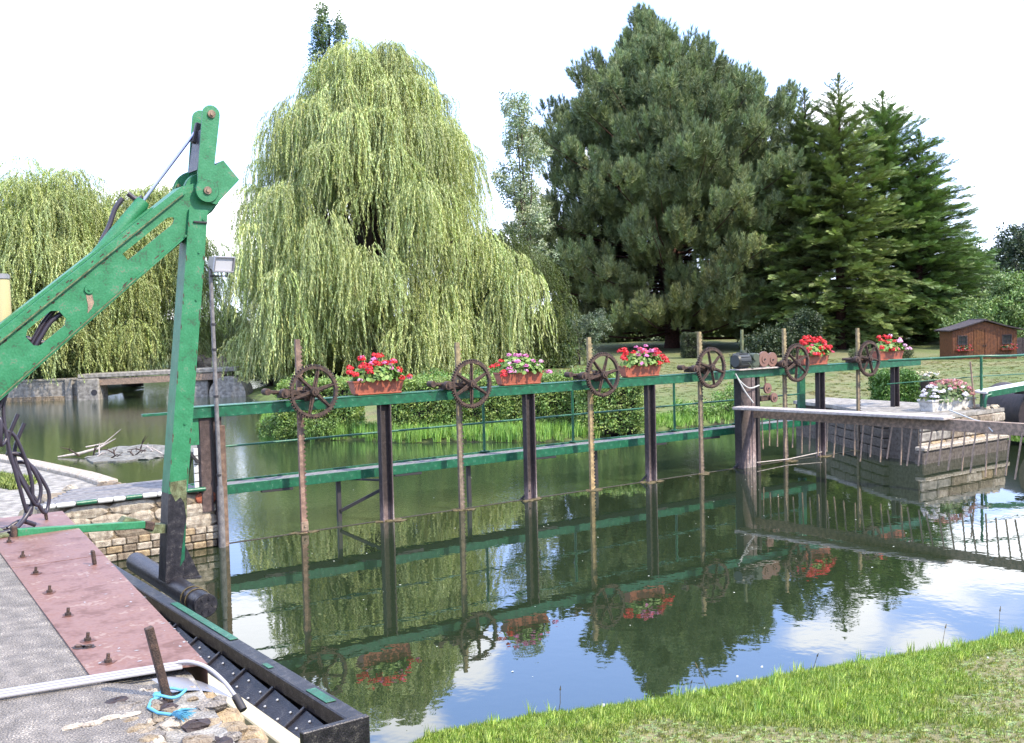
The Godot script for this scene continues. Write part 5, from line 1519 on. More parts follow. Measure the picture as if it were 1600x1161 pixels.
# ------------------------------------------------------------------ far left: wall, little bridge, debris
func far_left():
	var r := RandomNumberGenerator.new(); r.seed = 21
	var w := thing_w("retaining_wall", "low pale concrete retaining wall along the far left bank", "wall", Vector3(-24, 0, -49))
	var m := MB.new()
	m.bar(Vector3(-10, 0.30, 1.6), Vector3(3.9, 0.42, -0.35), 0.3, 1.1, 0.03)
	obj("wall_face", m, M.concrete, w)
	m = MB.new(); m.bar(Vector3(-10, 0.88, 1.6), Vector3(3.9, 0.98, -0.35), 0.42, 0.1, 0.02)
	obj("coping", m, M.concrete, w)
	m = MB.new(); m.box(Vector3(3.2, 0.45, -0.1), Vector3(0.35, 1.1, 0.34), 0.03)
	obj("buttress", m, M.concrete, w)
	m = MB.new(); m.bar(Vector3(-10, 0.05, 1.82), Vector3(3.9, 0.05, -0.13), 0.06, 0.3, 0.02)
	obj("damp_foot", m, M.mortar, w)
	var b := thing_w("far_slab_bridge", "low concrete slab bridge on a rusty girder under the left willows", "bridge", Vector3(-16.5, 0, -49.6))
	m = MB.new(); m.bar(Vector3(-3.8, 1.10, 0.1), Vector3(3.5, 1.26, -0.3), 1.6, 0.2, 0.03)
	obj("deck_slab", m, M.concrete, b)
	m = MB.new(); m.bar(Vector3(-2.9, 0.82, 0.72), Vector3(2.9, 0.96, 0.42), 0.14, 0.32, 0.01)
	obj("girder", m, M.screen_steel, b)
	m = MB.new(); m.box(Vector3(-3.3, 0.4, 0.35), Vector3(1.05, 1.2, 1.1), 0.05)
	obj("pier", m, M.concrete, b)
	m = MB.new(); m.disc(Vector3(-3.0, 0.35, 0.9), Vector3.BACK, 0.14, 0.04, 14)
	obj("drain_hole", m, M.dark_metal, b)
	m = MB.new(); m.box(Vector3(1.7, 0.4, -0.2), Vector3(0.9, 1.0, 1.2), 0.06)
	obj("pier", m, M.concrete, b)
	m = MB.new(); m.tube([Vector3(3.2, 0.1, 0.9), Vector3(3.2, 0.1, -0.6)], 0.85, 24)
	obj("abutment_stone", m, M.concrete, b)
	# raft of debris
	var d := thing_w("debris_raft", "grey raft of floating debris and twigs in the upper pool", "debris", Vector3(-9.4, 0.0, -26.4))
	m = MB.new()
	var outline := PackedVector2Array()
	for k in 40:
		var a := TAU * k / 40
		var rr := 1.0 + 0.22 * sin(a * 3 + 1) + r.randf_range(-0.12, 0.12)
		outline.push_back(Vector2(cos(a) * 1.25 * rr, sin(a) * 1.6 * rr))
	m.extr(outline, -0.05, 0.03, Transform3D(Basis(Vector3(1, 0, 0), Vector3(0, 0, -1), Vector3(0, 1, 0)), Vector3.ZERO))
	for k in 60: m.rock(Vector3(r.randf_range(-1.1, 1.1), 0.02, r.randf_range(-1.4, 1.4)), Vector3(0.4, 0.06, 0.35) * r.randf_range(0.4, 1.2), r.randi(), 0.25)
	obj("matted_scum", m, M.debris_mat, d)
	for k in 14:
		m = MB.new()
		var p0 := Vector3(r.randf_range(-1.4, 1.2), 0.04, r.randf_range(-1.3, 1.3))
		var dr := Vector3(r.randf_range(-1, 1), r.randf_range(0.1, 0.6), r.randf_range(-0.6, 0.6)).normalized()
		var ln := r.randf_range(0.2, 0.55)
		m.tube([p0, p0 + dr * ln * 0.5 + Vector3(0, 0.05, 0), p0 + dr * ln], [0.022, 0.016, 0.006], 5); m.tube([p0 + dr * ln * 0.5, p0 + dr * ln * 0.7 + Vector3(0.1, 0.1, 0)], [0.012, 0.005], 5)
		obj("twig", m, M.pale_plank if k % 3 == 0 else M.bark, d)
	m = MB.new()
	m.tube([Vector3(-1.9, 0.02, 0.6), Vector3(-1.4, 0.08, 0.5), Vector3(-1.0, 0.18, 0.3), Vector3(-0.6, 0.4, 0.2)], [0.02, 0.04, 0.035, 0.01], 6); m.tube([Vector3(-1.3, 0.22, 0.35), Vector3(-0.9, 0.28, 0.2), Vector3(-0.5, 0.62, 0.1)], [0.02, 0.02, 0.006], 6)
	obj("branch", m, M.pale_plank, d)
	# stones under the willows
	var rk := thing_w("bank_boulders", "pale boulders on the bank behind the far slab bridge", "boulders", Vector3(-17.2, 0.6, -55))
	for i in 6:
		m = MB.new(); m.rock(Vector3(-0.4 + i * 0.5, 0.5 + r.randf_range(-0.2, 0.3), r.randf_range(-0.5, 0.5)), Vector3(1.1, 0.9, 0.9) * r.randf_range(0.6, 1.1), 60 + i)
		obj("boulder", m, M.brick_grey, rk)

# ------------------------------------------------------------------ garden: shed, hedges, pots
func hedge(called: String, label: String, at: Vector3, size: Vector3, turn: float, per: int, tone: Color, group := ""):
	var h := thing_w(called, label, "hedge", at, group, turn)
	var r := RandomNumberGenerator.new(); r.seed = int(abs(at.x * 31 + at.z * 7))
	var m := MB.new()
	m.box(Vector3(0, size.y * 0.5 - 0.05, 0), size - Vector3(0.24, 0.12, 0.24), 0.1)
	obj("twig_core", m, M.dark_bark, h)
	var xs := []
	var cs := []
	var area := 2 * (size.x + size.z) * size.y + size.x * size.z
	for i in int(area * per):
		var p := Vector3.ZERO
		var n := Vector3.UP
		var q := r.randf() * area
		if q < size.x * size.z:
			p = Vector3(r.randf_range(-0.5, 0.5) * size.x, size.y, r.randf_range(-0.5, 0.5) * size.z)
		elif q < size.x * size.z + 2 * size.x * size.y:
			n = Vector3(0, 0, 1 if r.randf() < 0.5 else -1)
			p = Vector3(r.randf_range(-0.5, 0.5) * size.x, r.randf() * size.y, n.z * size.z * 0.5)
		else:
			n = Vector3(1 if r.randf() < 0.5 else -1, 0, 0)
			p = Vector3(n.x * size.x * 0.5, r.randf() * size.y, r.randf_range(-0.5, 0.5) * size.z)
		p += rnd_dir(r) * 0.05 - n * r.randf() * 0.1 - n * 0.05 * smoothstep(-0.2, 0.3, bumps.get_noise_2d(p.x * 6, p.y * 9 + p.z * 6))
		var b := Basis.from_euler(Vector3(r.randf() * TAU, r.randf() * TAU, 0)) * (0.28 * r.randf_range(0.7, 1.15))
		xs.push_back(Transform3D(b, p))
		var k := r.randf_range(0.65, 1.25)
		cs.push_back(Color(tone.r * k * r.randf_range(0.9, 1.25), tone.g * k, tone.b * k))
	mm("foliage", L.clump0, M.broad_leaf, xs, cs, h)
	return h
func garden():
	var r := RandomNumberGenerator.new(); r.seed = 50
	var box_green := Color(0.185, 0.29, 0.07)
	hedge("clipped_hedge", "clipped square hedge behind the cog wheel nearest the crane", Vector3(-5.35, 0.1, -29.2), Vector3(2.1, 1.45, 1.4), 0.0, 95, box_green, "clipped hedges on the far bank")
	hedge("clipped_hedge", "long clipped hedge running behind the second and third cog wheels", Vector3(-0.3, 0.1, -28.6), Vector3(6.3, 1.45, 1.3), 0.03, 95, box_green, "clipped hedges on the far bank")
	hedge("clipped_hedge", "leafy hedge end spilling down to the water behind the third cog wheel", Vector3(2.55, 0.05, -27.7), Vector3(1.6, 1.35, 1.1), 0.05, 95, Color(0.20, 0.31, 0.08), "clipped hedges on the far bank")
	hedge("clipped_hedge", "small dark clipped hedge block behind the last bridge post", Vector3(10.75, 0.2, -29.4), Vector3(1.0, 1.15, 0.8), 0.1, 170, Color(0.09, 0.19, 0.035), "clipped hedges on the far bank")
	hedge("clipped_hedge", "small dark hedge block by the pine trunk", Vector3(12.4, 0.4, -72), Vector3(1.2, 1.7, 1.2), 0.0, 60, Color(0.04, 0.06, 0.02), "clipped hedges on the far bank")
	hedge("low_hedge", "low grey-green hedge strip left of the wooden shed", Vector3(22.6, 0.25, -64), Vector3(3.6, 0.7, 0.8), 0.0, 40, Color(0.10, 0.13, 0.05))
	# shed
	var s := thing_w("garden_shed", "small brown wooden garden shed with flower boxes under its windows", "shed", Vector3(27.2, 0.02, -61.0), "", -0.10)
	var m := MB.new()
	m.extr(PackedVector2Array([Vector2(-1.78, 0), Vector2(1.78, 0), Vector2(1.78, 1.98), Vector2(0.75, 2.3), Vector2(0, 2.5), Vector2(-0.75, 2.3), Vector2(-1.78, 1.98)]), -1.2, 1.15)
	for k in 25:
		var x := -1.75 + k * 0.145
		var top: float = 1.96 + 0.3 * (1 - abs(x) / 1.78)
		if abs(x) > 0.62: m.span(Vector3(x, 0.02, 1.152), Vector3(min(x + 0.13, 1.77), top, 1.172), 0.008)
	obj("wall", m, M.shed_wood, s)
	m = MB.new(); m.span(Vector3(-1.8, 0.0, 1.15), Vector3(1.8, 0.28, 1.19), 0.01)
	obj("plinth", m, M.bark, s)
	for k in 2:
		var sx := -1.0 if k == 0 else 1.0
		m = MB.new()
		for j in 4: m.span(Vector3(sx * 0.02 + sx * 0.145 * j if sx > 0 else -0.02 - 0.145 * (j + 1) + 0.005, 0.3, 1.155), Vector3(sx * 0.02 + 0.145 * (j + 1) - 0.005 if sx > 0 else -0.02 - 0.145 * j, 2.1, 1.19), 0.008)
		var door := obj("door", m, M.shed_door if k == 0 else M.shed_wood, s)
		m = MB.new(); m.span(Vector3(sx * 0.06 - 0.015, 1.05, 1.19), Vector3(sx * 0.06 + 0.015, 1.2, 1.22), 0.005)
		obj("handle", m, M.dark_metal, door)
		m = MB.new()
		var wx := sx * 1.22
		m.span(Vector3(wx - 0.27, 1.2, 1.17), Vector3(wx + 0.27, 1.26, 1.21), 0.006); m.span(Vector3(wx - 0.27, 1.68, 1.17), Vector3(wx + 0.27, 1.74, 1.21), 0.006)
		m.span(Vector3(wx - 0.27, 1.262, 1.17), Vector3(wx - 0.21, 1.678, 1.21), 0.006); m.span(Vector3(wx + 0.21, 1.262, 1.17), Vector3(wx + 0.27, 1.678, 1.21), 0.006)
		m.span(Vector3(wx - 0.012, 1.262, 1.18), Vector3(wx + 0.012, 1.678, 1.2), 0.002); m.span(Vector3(wx - 0.208, 1.46, 1.18), Vector3(wx + 0.208, 1.485, 1.198), 0.002)
		var fr := obj("window", m, M.roof_felt, s)
		m = MB.new(); m.span(Vector3(wx - 0.21, 1.26, 1.173), Vector3(wx + 0.21, 1.68, 1.178), 0.0)
		obj("pane", m, M.dark_glass, fr)
		m = MB.new(); m.box(Vector3(wx + 0.02, 0.93, 1.3), Vector3(0.72, 0.16, 0.2), 0.01)
		obj("window_box", m, M.terracotta, s)
		var f = plant_foliage(s, Vector3(wx + 0.02, 1.02, 1.34), Vector3(0.42, 0.2, 0.16), 120, 0.05, 90 + k, Color(0.06, 0.10, 0.03))
		for j in 26:
			bloom(s, Vector3(wx + r.randf_range(-0.42, 0.46), 1.0 + r.randf_range(-0.14, 0.2), 1.4 + r.randf_range(0, 0.1)), r.randf_range(0.035, 0.06), [lin(0.6, 0.03, 0.05), lin(0.62, 0.12, 0.2), lin(0.55, 0.04, 0.03)][j % 3], j)
	for k in 2:
		var sx := -1.0 if k == 0 else 1.0
		m = MB.new()
		var prof := [Vector2(0, 2.60), Vector2(0.5, 2.44), Vector2(1.2, 2.22), Vector2(2.05, 2.02)]
		for j in 3:
			m.bar(Vector3(sx * (prof[j].x + prof[j + 1].x) * 0.5, (prof[j].y + prof[j + 1].y) * 0.5, 1.4), Vector3(sx * (prof[j].x + prof[j + 1].x) * 0.5, (prof[j].y + prof[j + 1].y) * 0.5, -1.4), prof[j].distance_to(prof[j + 1]) + 0.01, 0.07, 0.005, Vector3(sx * (prof[j].y - prof[j + 1].y), prof[j + 1].x - prof[j].x, 0).normalized())
		obj("roof", m, M.roof_felt, s)
	m = MB.new(); m.tube([Vector3(0, 2.60, 1.42), Vector3(0, 2.60, -1.42)], 0.07, 8)
	obj("ridge_cap", m, M.roof_felt, s)
	var fp := thing_w("grey_fence_panel", "plain dark grey fence panel right of the wooden shed", "fence", Vector3(31.2, 0.3, -64))
	for k in 8:
		m = MB.new(); m.span(Vector3(-1.4 + k * 0.5, 0, -0.03), Vector3(-1.4 + k * 0.5 + 0.48, 1.15, 0.03), 0.01)
		obj("board", m, M.roof_felt, fp)
	# pot of white flowers behind the last geranium box
	var pt := thing_w("white_flower_pot", "dark pot of small white flowers behind the last geranium box", "flower pot", Vector3(13.2, 0.25, -33.5))
	m = MB.new(); m.tube([Vector3(0, 0, 0), Vector3(0, 0.25, 0), Vector3(0, 0.62, 0)], [0.28, 0.36, 0.42], 18)
	obj("pot", m, M.dark_bark, pt)
	plant_foliage(pt, Vector3(0, 0.72, 0), Vector3(0.5, 0.22, 0.4), 160, 0.05, 31, Color(0.10, 0.14, 0.05))
	for j in 34: bloom(pt, Vector3(r.randf_range(-0.45, 0.45), 0.76 + r.randf_range(0, 0.18), r.randf_range(-0.1, 0.42)), 0.05, [lin(0.8, 0.8, 0.75), lin(0.75, 0.7, 0.45)][j % 2], j)

# ------------------------------------------------------------------ trees
func prof_at(prof: Array, h: float) -> float:    # [[height, radius], ...] rising
	if h <= prof[0][0]: return prof[0][1]
	for i in prof.size() - 1:
		if h <= prof[i + 1][0]:
			return lerpf(prof[i][1], prof[i + 1][1], (h - prof[i][0]) / (prof[i + 1][0] - prof[i][0]))
	return prof[-1][1]
func limb(mb: MB, a: Vector3, b: Vector3, r0: float, r1: float, sag := 0.0, r: RandomNumberGenerator = null):
	var path := []
	var rad := []
	for k in 6:
		var t := k / 5.0
		var p := a.lerp(b, t) + Vector3(0, sag * sin(PI * t), 0)
		if r and k > 0 and k < 5: p += rnd_dir(r) * r0 * 0.7
		path.push_back(p); rad.push_back(lerpf(r0, r1, t))
	mb.tube(path, rad, 7, false)
func jitter(c: Color, r: RandomNumberGenerator, lo := 0.7, hi := 1.25) -> Color:
	var k := r.randf_range(lo, hi) * 1.3
	return Color(c.r * k * r.randf_range(0.92, 1.1), c.g * k, c.b * k * r.randf_range(0.85, 1.15))
func willow(label: String, at: Vector3, prof: Array, tufts: int, per: int, tone: Color, seed_: int, lean := Vector3.ZERO, group := "weeping willows round the stream"):
	var r := RandomNumberGenerator.new(); r.seed = seed_
	var o := thing_w("weeping_willow", label, "willow", at, group)
	var H: float = prof[-1][0]
	var wood := MB.new()
	var fork := Vector3(0, H * 0.28, 0) + lean * 0.3
	wood.tube([Vector3(0, -0.3, 0), Vector3(0.05, 0.4, 0), fork * 0.6, fork], [H * 0.055, H * 0.042, H * 0.036, H * 0.03], 12, false)
	var xs := [[], [], [], []]
	var cs := [[], [], [], []]
	for i in tufts:
		var h: float
		if i < tufts * 0.28: h = H * r.randf_range(0.74, 1.0)
		else: h = H * r.randf_range(0.14, 0.82)
		var az := i * 2.39996 + r.randf_range(-0.3, 0.3)
		var R := prof_at(prof, h) * r.randf_range(0.5, 0.95) * (1.0 + 0.07 * sin(az * 3.0 + h * 0.55 + seed_) + 0.05 * sin(az * 5.0 - h * 1.1)) * (0.9 if h < H * 0.3 else 1.0)
		var c := Vector3(cos(az) * R, h, sin(az) * R) + lean * (h / H)
		if i % 3 == 0 and h > H * 0.38:
			limb(wood, fork + lean * 0.2, c - Vector3(cos(az), 1.0, sin(az)) * 0.6, H * 0.014, 0.02, 0.3, r)
		var spread := r.randf_range(0.6, 1.45)
		var base_len := r.randf_range(1.3, 2.7) * H / 12.0
		var tuft_k := r.randf_range(0.72, 1.22)
		for j in per:
			var sa := r.randf() * TAU
			var sr := sqrt(r.randf()) * spread
			var off := Vector3(cos(sa) * sr, -0.62 * sr * sr - r.randf() * 0.3, sin(sa) * sr)
			off += Vector3(cos(az), 0, sin(az)) * sr * 0.35
			var p := c + off
			var ln: float = min(base_len * r.randf_range(0.6, 1.2), p.y - 0.35)
			if ln < 0.5: continue
			var b := Basis(Vector3.UP, -sa + r.randf_range(-0.5, 0.5)) * Basis(Vector3(0, 0, 1), r.randf_range(-0.06, 0.22)) * Basis.from_scale(Vector3(1.5, ln, 1.5))
			var q := r.randi() % 4
			xs[q].push_back(Transform3D(b, p))
			cs[q].push_back(jitter(tone, r) * tuft_k)
	obj("trunk", wood, M.bark, o)
	for q in 4: mm("foliage", L["willow%d" % q], M.willow_leaf, xs[q], cs[q], o)
func leafy(called: String, label: String, category: String, at: Vector3, lobes: Array, per: int, size: float, tone: Color, seed_: int, group := "", trunk_r := 0.15, bark := "bark"):
	var r := RandomNumberGenerator.new(); r.seed = seed_
	var o := thing_w(called, label, category, at, group)
	var wood := MB.new()
	var top := Vector3.ZERO
	for l in lobes: top.y = max(top.y, l[0].y)
	wood.tube([Vector3(0, -0.2, 0), Vector3(0.03, top.y * 0.5, 0.02), Vector3(0, top.y, 0)], [trunk_r, trunk_r * 0.7, trunk_r * 0.2], 9, false)
	var xs := [[], [], []]
	var cs := [[], [], []]
	for l in lobes:
		var c: Vector3 = l[0]
		var e: Vector3 = l[1]
		limb(wood, Vector3(0, c.y * 0.45, 0), c, trunk_r * 0.5, 0.02, 0.2, r)
		for i in per:
			var d := rnd_dir(r)
			var p := c + d * e * pow(r.randf(), 0.33)
			p += rnd_dir(r) * size * 0.4
			if p.y < 0.1: continue
			var q := r.randi() % 3
			xs[q].push_back(Transform3D(Basis.from_euler(Vector3(r.randf() * TAU, r.randf() * TAU, 0)) * (size * r.randf_range(0.65, 1.25)), p))
			cs[q].push_back(jitter(tone, r, 0.65, 1.3))
	obj("trunk", wood, M[bark], o)
	for q in 3: mm("crown", L["clump%d" % q], M.broad_leaf, xs[q], cs[q], o)
func pine(label: String, at: Vector3, prof: Array, seed_: int):
	var r := RandomNumberGenerator.new(); r.seed = seed_
	var o := thing_w("pine_tree", label, "pine", at)
	var H: float = prof[-1][0]
	var wood := MB.new()
	wood.tube([Vector3(-0.3, -0.3, 0), Vector3(-0.25, 1.0, 0), Vector3(0, H * 0.4, 0), Vector3(-0.9, H * 0.8, 0), Vector3(-2.6, H, 0)], [0.75, 0.62, 0.45, 0.2, 0.04], 12, false)
	wood.tube([Vector3(-0.3, 3.6, 0.2), Vector3(-1.9, 10.0, 1.4), Vector3(-2.6, 17, 1.6)], [0.36, 0.28, 0.08], 8, false)
	var xs := [[], [], []]
	var cs := [[], [], []]
	var clump := func(c: Vector3, s: float, out: Vector3):
		var k := r.randf_range(0.68, 1.3)
		var hue := Color(0.128, 0.168, 0.068).lerp(Color(0.165, 0.172, 0.06), r.randf() * smoothstep(16.0, 2.0, c.y))
		for j in 15:
			var d := rnd_dir(r)
			d.y = abs(d.y) - 0.25
			var p := c + d * Vector3(0.36, 0.62, 0.36) * s + Vector3(-2.2 * smoothstep(H * 0.62, H, c.y), 0, 0)
			var up := (Vector3.UP * 1.3 + d * 0.5 + out * 0.25).normalized()
			var sd := up.cross(rnd_dir(r)).normalized()
			var b := Basis(sd, up, sd.cross(up)) * (s * r.randf_range(0.42, 0.66))
			var q := r.randi() % 3
			xs[q].push_back(Transform3D(b, p)); cs[q].push_back(jitter(hue, r, 0.8, 1.2) * k)
	var n := 195
	for i in n:
		var f := (i + 0.5) / n
		var h0 := lerpf(1.4, H * 0.93, pow(f, 0.95))
		var az := i * 2.39996 + r.randf_range(-0.35, 0.35)
		var out := Vector3(cos(az), 0, sin(az))
		var rise := lerpf(0.12, 1.1, f)
		var R := prof_at(prof, h0 + 1.0) * r.randf_range(0.70, 1.03)
		var root := Vector3(0, h0 * 0.93, 0)
		var tip := out * R + Vector3(0, h0 + R * rise * 0.45, 0)
		tip.y = min(tip.y, H - 0.6)
		limb(wood, root, tip, lerpf(0.14, 0.05, f), 0.02, -R * 0.06, r)
		var m := int(4 + R * 1.25)
		for j in m:
			var t := lerpf(0.34, 1.0, (j + r.randf() * 0.6) / m)
			var c := root.lerp(tip, t) + Vector3(0, -R * 0.06 * sin(PI * t), 0)
			if r.randf() < 0.12: continue
			var side := Vector3(-out.z, 0, out.x) * r.randf_range(-1, 1) * R * 0.26 * (1.15 - 0.5 * t)
			c += side + Vector3(0, r.randf_range(-0.2, 0.5), 0)
			clump.call(c, r.randf_range(1.15, 1.95), out)
	for i in 44:
		var a := r.randf() * TAU
		var h := H - pow(r.randf(), 1.3) * 4.6
		clump.call(Vector3(cos(a), 0, sin(a)) * prof_at(prof, h) * r.randf_range(0.2, 0.9) + Vector3(0, h, 0), 1.3, Vector3.ZERO)
	obj("trunk", wood, M.pine_bark, o)
	for q in 3: mm("crown", L["pine%d" % q], M.needle, xs[q], cs[q], o)
func spruce(label: String, at: Vector3, H: float, R: float, tone: Color, seed_: int):
	var r := RandomNumberGenerator.new(); r.seed = seed_
	var o := thing_w("spruce_tree", label, "spruce", at, "tall spruces right of the pine")
	var wood := MB.new()
	wood.tube([Vector3(0, -0.3, 0), Vector3(0, H * 0.5, 0), Vector3(0.05, H, 0)], [H * 0.02, H * 0.013, 0.02], 10, false)
	var xs := [[], [], []]
	var cs := [[], [], []]
	var h := 0.9
	var turn := 0.0
	while h < H - 0.2:
		var f := h / H
		var rad := R * pow(1.0 - f, 0.72) * smoothstep(-0.1, 0.2, f)
		var nb := 9 if f < 0.8 else 6
		turn += 0.7
		for i in nb:
			var az := turn + TAU * i / nb + r.randf_range(-0.3, 0.3)
			var out := Vector3(cos(az), 0, sin(az))
			var ln: float = rad * r.randf_range(0.5, 1.25) + 0.2
			var pitch := lerpf(-0.2, 0.75, pow(f, 1.2)) + r.randf_range(-0.22, 0.22)
			var root := Vector3(0, h, 0)
			var tip := root + (out * cos(pitch) + Vector3(0, sin(pitch), 0)) * ln
			if ln > 0.6: limb(wood, root, tip, 0.035 * (1 - f) + 0.012, 0.008, ln * 0.05)
			var steps := int(max(2, ln / 0.3))
			for j in steps:
				var t := lerpf(0.12, 1.0, (j + 0.5) / steps)
				for s in [-1, 0, 1]:
					if r.randf() < 0.12: continue
					var p := root.lerp(tip, t) + Vector3(0, ln * 0.05 * sin(PI * t) - 0.1 * t * t, 0)
					var yaw: float = s * r.randf_range(0.55, 0.95)
					var dir := out.rotated(Vector3.UP, yaw)
					var pd := (dir * cos(pitch) + Vector3(0, sin(pitch) + r.randf_range(-0.45, 0.3), 0)).normalized()
					var sd := Vector3.UP.cross(pd).normalized()
					var b := Basis(pd, sd.cross(pd) * -1.0, sd)
					b = Basis(pd, pd.cross(sd) * -1.0, sd).rotated(pd, r.randf_range(-0.7, 0.7)) * (r.randf_range(0.6, 0.95) * clampf(ln * 0.3 * (1.25 - 0.5 * t), 0.3, 0.85))
					var q := r.randi() % 3
					xs[q].push_back(Transform3D(b, p)); cs[q].push_back(jitter(tone, r, 0.5, 1.35) * lerpf(0.75, 1.25, t))
		h += lerpf(0.50, 0.34, f)
	for i in 6:
		xs[0].push_back(Transform3D(Basis(Vector3(0, 0, 1), PI / 2) .rotated(Vector3.UP, i) * 0.55, Vector3(0.05, H - 0.45 + 0.05 * i, 0))); cs[0].push_back(tone)
	obj("trunk", wood, M.pine_bark, o)
	for q in 3: mm("crown", L["spruce%d" % q], M.needle, xs[q], cs[q], o)
func trees():
	var wt := Color(0.32, 0.37, 0.16)
	willow("big yellow-green weeping willow towering over the middle of the bridge", Vector3(-7.0, 0.4, -54.0), [[0.0, 7.1], [5.5, 7.7], [8.3, 7.1], [11.0, 5.9], [13.3, 4.6], [15.7, 3.1], [17.3, 1.4]], 285, 52, wt, 501)
	willow("darker weeping willow low on the right of the big one, before the pine", Vector3(-0.6, 0.4, -56.5), [[0, 3.3], [4, 3.3], [6.4, 2.4], [8.0, 0.8]], 70, 44, Color(0.07, 0.095, 0.025), 502)
	willow("weeping willow at the far left behind the retaining wall", Vector3(-23.0, 0.5, -52.5), [[0, 4.6], [5, 4.8], [8, 3.8], [10.5, 2.2], [11.6, 0.8]], 150, 46, Color(0.30, 0.35, 0.145), 503)
	willow("weeping willow behind the far slab bridge with curtains down to the water", Vector3(-20.9, 0.5, -57.5), [[0, 4.4], [5, 4.6], [7.5, 3.6], [9.5, 2.2], [10.9, 0.8]], 150, 46, Color(0.30, 0.35, 0.145), 504, Vector3(1.3, 0, 0))
	willow("smaller weeping willow filling the gap between the slab bridge and the big willow", Vector3(-12.5, 0.5, -62), [[0, 3.4], [4, 3.4], [6, 2.4], [7.3, 0.8]], 80, 42, Color(0.21, 0.25, 0.08), 505)
	pine("broad dark blue-green pine with upswept shoots in the middle distance", Vector3(13.8, 0.5, -88.0), [[0, 10.5], [4.5, 13.2], [9.5, 14.0], [13.5, 13.2], [17.6, 11.2], [20.6, 7.6], [23.4, 4.4], [25.4, 2.4], [27.0, 1.0], [27.8, 0.3]], 601)
	var sp := Color(0.15, 0.20, 0.06)
	spruce("tallest olive spruce with its bare reddish trunk showing", Vector3(24.9, 0.5, -79.0), 20.4, 6.8, sp, 701)
	spruce("wide olive spruce with feathery tips to the right of the tallest", Vector3(30.3, 0.5, -85.0), 20.3, 9.0, Color(0.13, 0.20, 0.06), 702)
	spruce("narrow spruce half hidden behind the right edge of the pine", Vector3(22.9, 0.5, -81.0), 19.8, 6.4, Color(0.13, 0.18, 0.058), 703)
	spruce("lowest darker spruce at the right end of the row", Vector3(34.5, 0.5, -88.0), 13.8, 7.0, Color(0.12, 0.19, 0.06), 704)
	spruce("narrow leaning-topped spruce standing right behind the wide one", Vector3(33.0, 0.5, -84.5), 17.0, 6.4, Color(0.125, 0.195, 0.06), 705)
	# poplar tip and pale tree
	var lb := []
	for i in 8: lb.push_back([Vector3(-0.7 + 0.25 * sin(i * 2.1), 12.0 + i * 1.55, 0.3 * cos(i * 1.7)), Vector3(0.5, 1.2, 0.5)])
	for i in 7: lb.push_back([Vector3(0.55 + 0.2 * sin(i * 1.3), 12.5 + i * 1.6, 0.3 * cos(i)), Vector3(0.45, 1.15, 0.45)])
	leafy("poplar_tree", "tall narrow poplar whose tip stands above the big willow", "poplar", Vector3(-11.6, 0.4, -70.5), lb, 46, 0.62, Color(0.10, 0.145, 0.06), 801, "", 0.3)
	lb = []
	for i in 9: lb.push_back([Vector3(0.7 * sin(i * 2.3), 5.0 + i * 1.2, 0.7 * cos(i * 2.3)), Vector3(1.5 - 0.08 * i, 1.1, 1.3)])
	leafy("birch_tree", "pale thin grey-green birch between the big willow and the pine", "birch", Vector3(0.9, 0.4, -60.5), lb, 75, 0.55, Color(0.23, 0.27, 0.18), 802, "", 0.14)
	# shrubs and trees to the right
	leafy("round_shrub", "rounded light green shrub behind the wooden shed", "shrub", Vector3(35.6, 0.5, -76), [[Vector3(0, 2.0, 0), Vector3(2.8, 2.0, 2.4)], [Vector3(2.4, 2.9, 0), Vector3(2.4, 2.3, 2.4)], [Vector3(-2.6, 1.2, 0), Vector3(1.4, 1.1, 1.4)], [Vector3(5.0, 2.4, -1), Vector3(2.4, 2.4, 2.4)], [Vector3(1.0, 3.9, -0.5), Vector3(1.3, 1.2, 1.3)]], 360, 0.75, Color(0.14, 0.21, 0.07), 803, "", 0.2)
	leafy("dark_tree", "dark bluish tree on the horizon at the right edge", "tree", Vector3(53, 1.2, -108), [[Vector3(0, 7.4, 0), Vector3(3.4, 3.2, 3)], [Vector3(3, 9.0, 0), Vector3(3, 3.0, 3)], [Vector3(-3.4, 5.2, 0), Vector3(2.6, 2.4, 2.4)], [Vector3(6, 6, 0), Vector3(3.6, 3.6, 3)]], 360, 1.2, Color(0.045, 0.068, 0.04), 804, "", 0.4)
	leafy("pale_far_tree", "pale hazy tree between the spruces and the dark horizon tree", "tree", Vector3(42.5, 0.8, -97), [[Vector3(-1, 4.6, 0), Vector3(2.6, 3.0, 2.4)], [Vector3(1.6, 3.6, 0), Vector3(2.6, 2.6, 2.4)], [Vector3(-0.5, 7.0, 0), Vector3(1.5, 1.6, 1.5)]], 300, 1.0, Color(0.12, 0.16, 0.09), 805, "", 0.25)
	leafy("laurel_bush", "dark broad-leaved bush under the pine's right side", "bush", Vector3(19.0, 0.4, -71), [[Vector3(0, 1.1, 0), Vector3(2.0, 1.3, 1.6)], [Vector3(-1.8, 0.8, 0.3), Vector3(1.6, 1.0, 1.3)], [Vector3(1.2, 2.2, 0), Vector3(0.9, 0.9, 0.9)]], 150, 0.6, Color(0.028, 0.045, 0.016), 806)
	leafy("silver_bush", "pale silvery-leaved bush in the shade left of the pine trunk", "bush", Vector3(4.2, 0.3, -66), [[Vector3(0, 1.6, 0), Vector3(1.7, 1.5, 1.2)], [Vector3(1.1, 2.5, 0), Vector3(1.0, 1.0, 1.0)]], 110, 0.45, Color(0.11, 0.14, 0.09), 807)
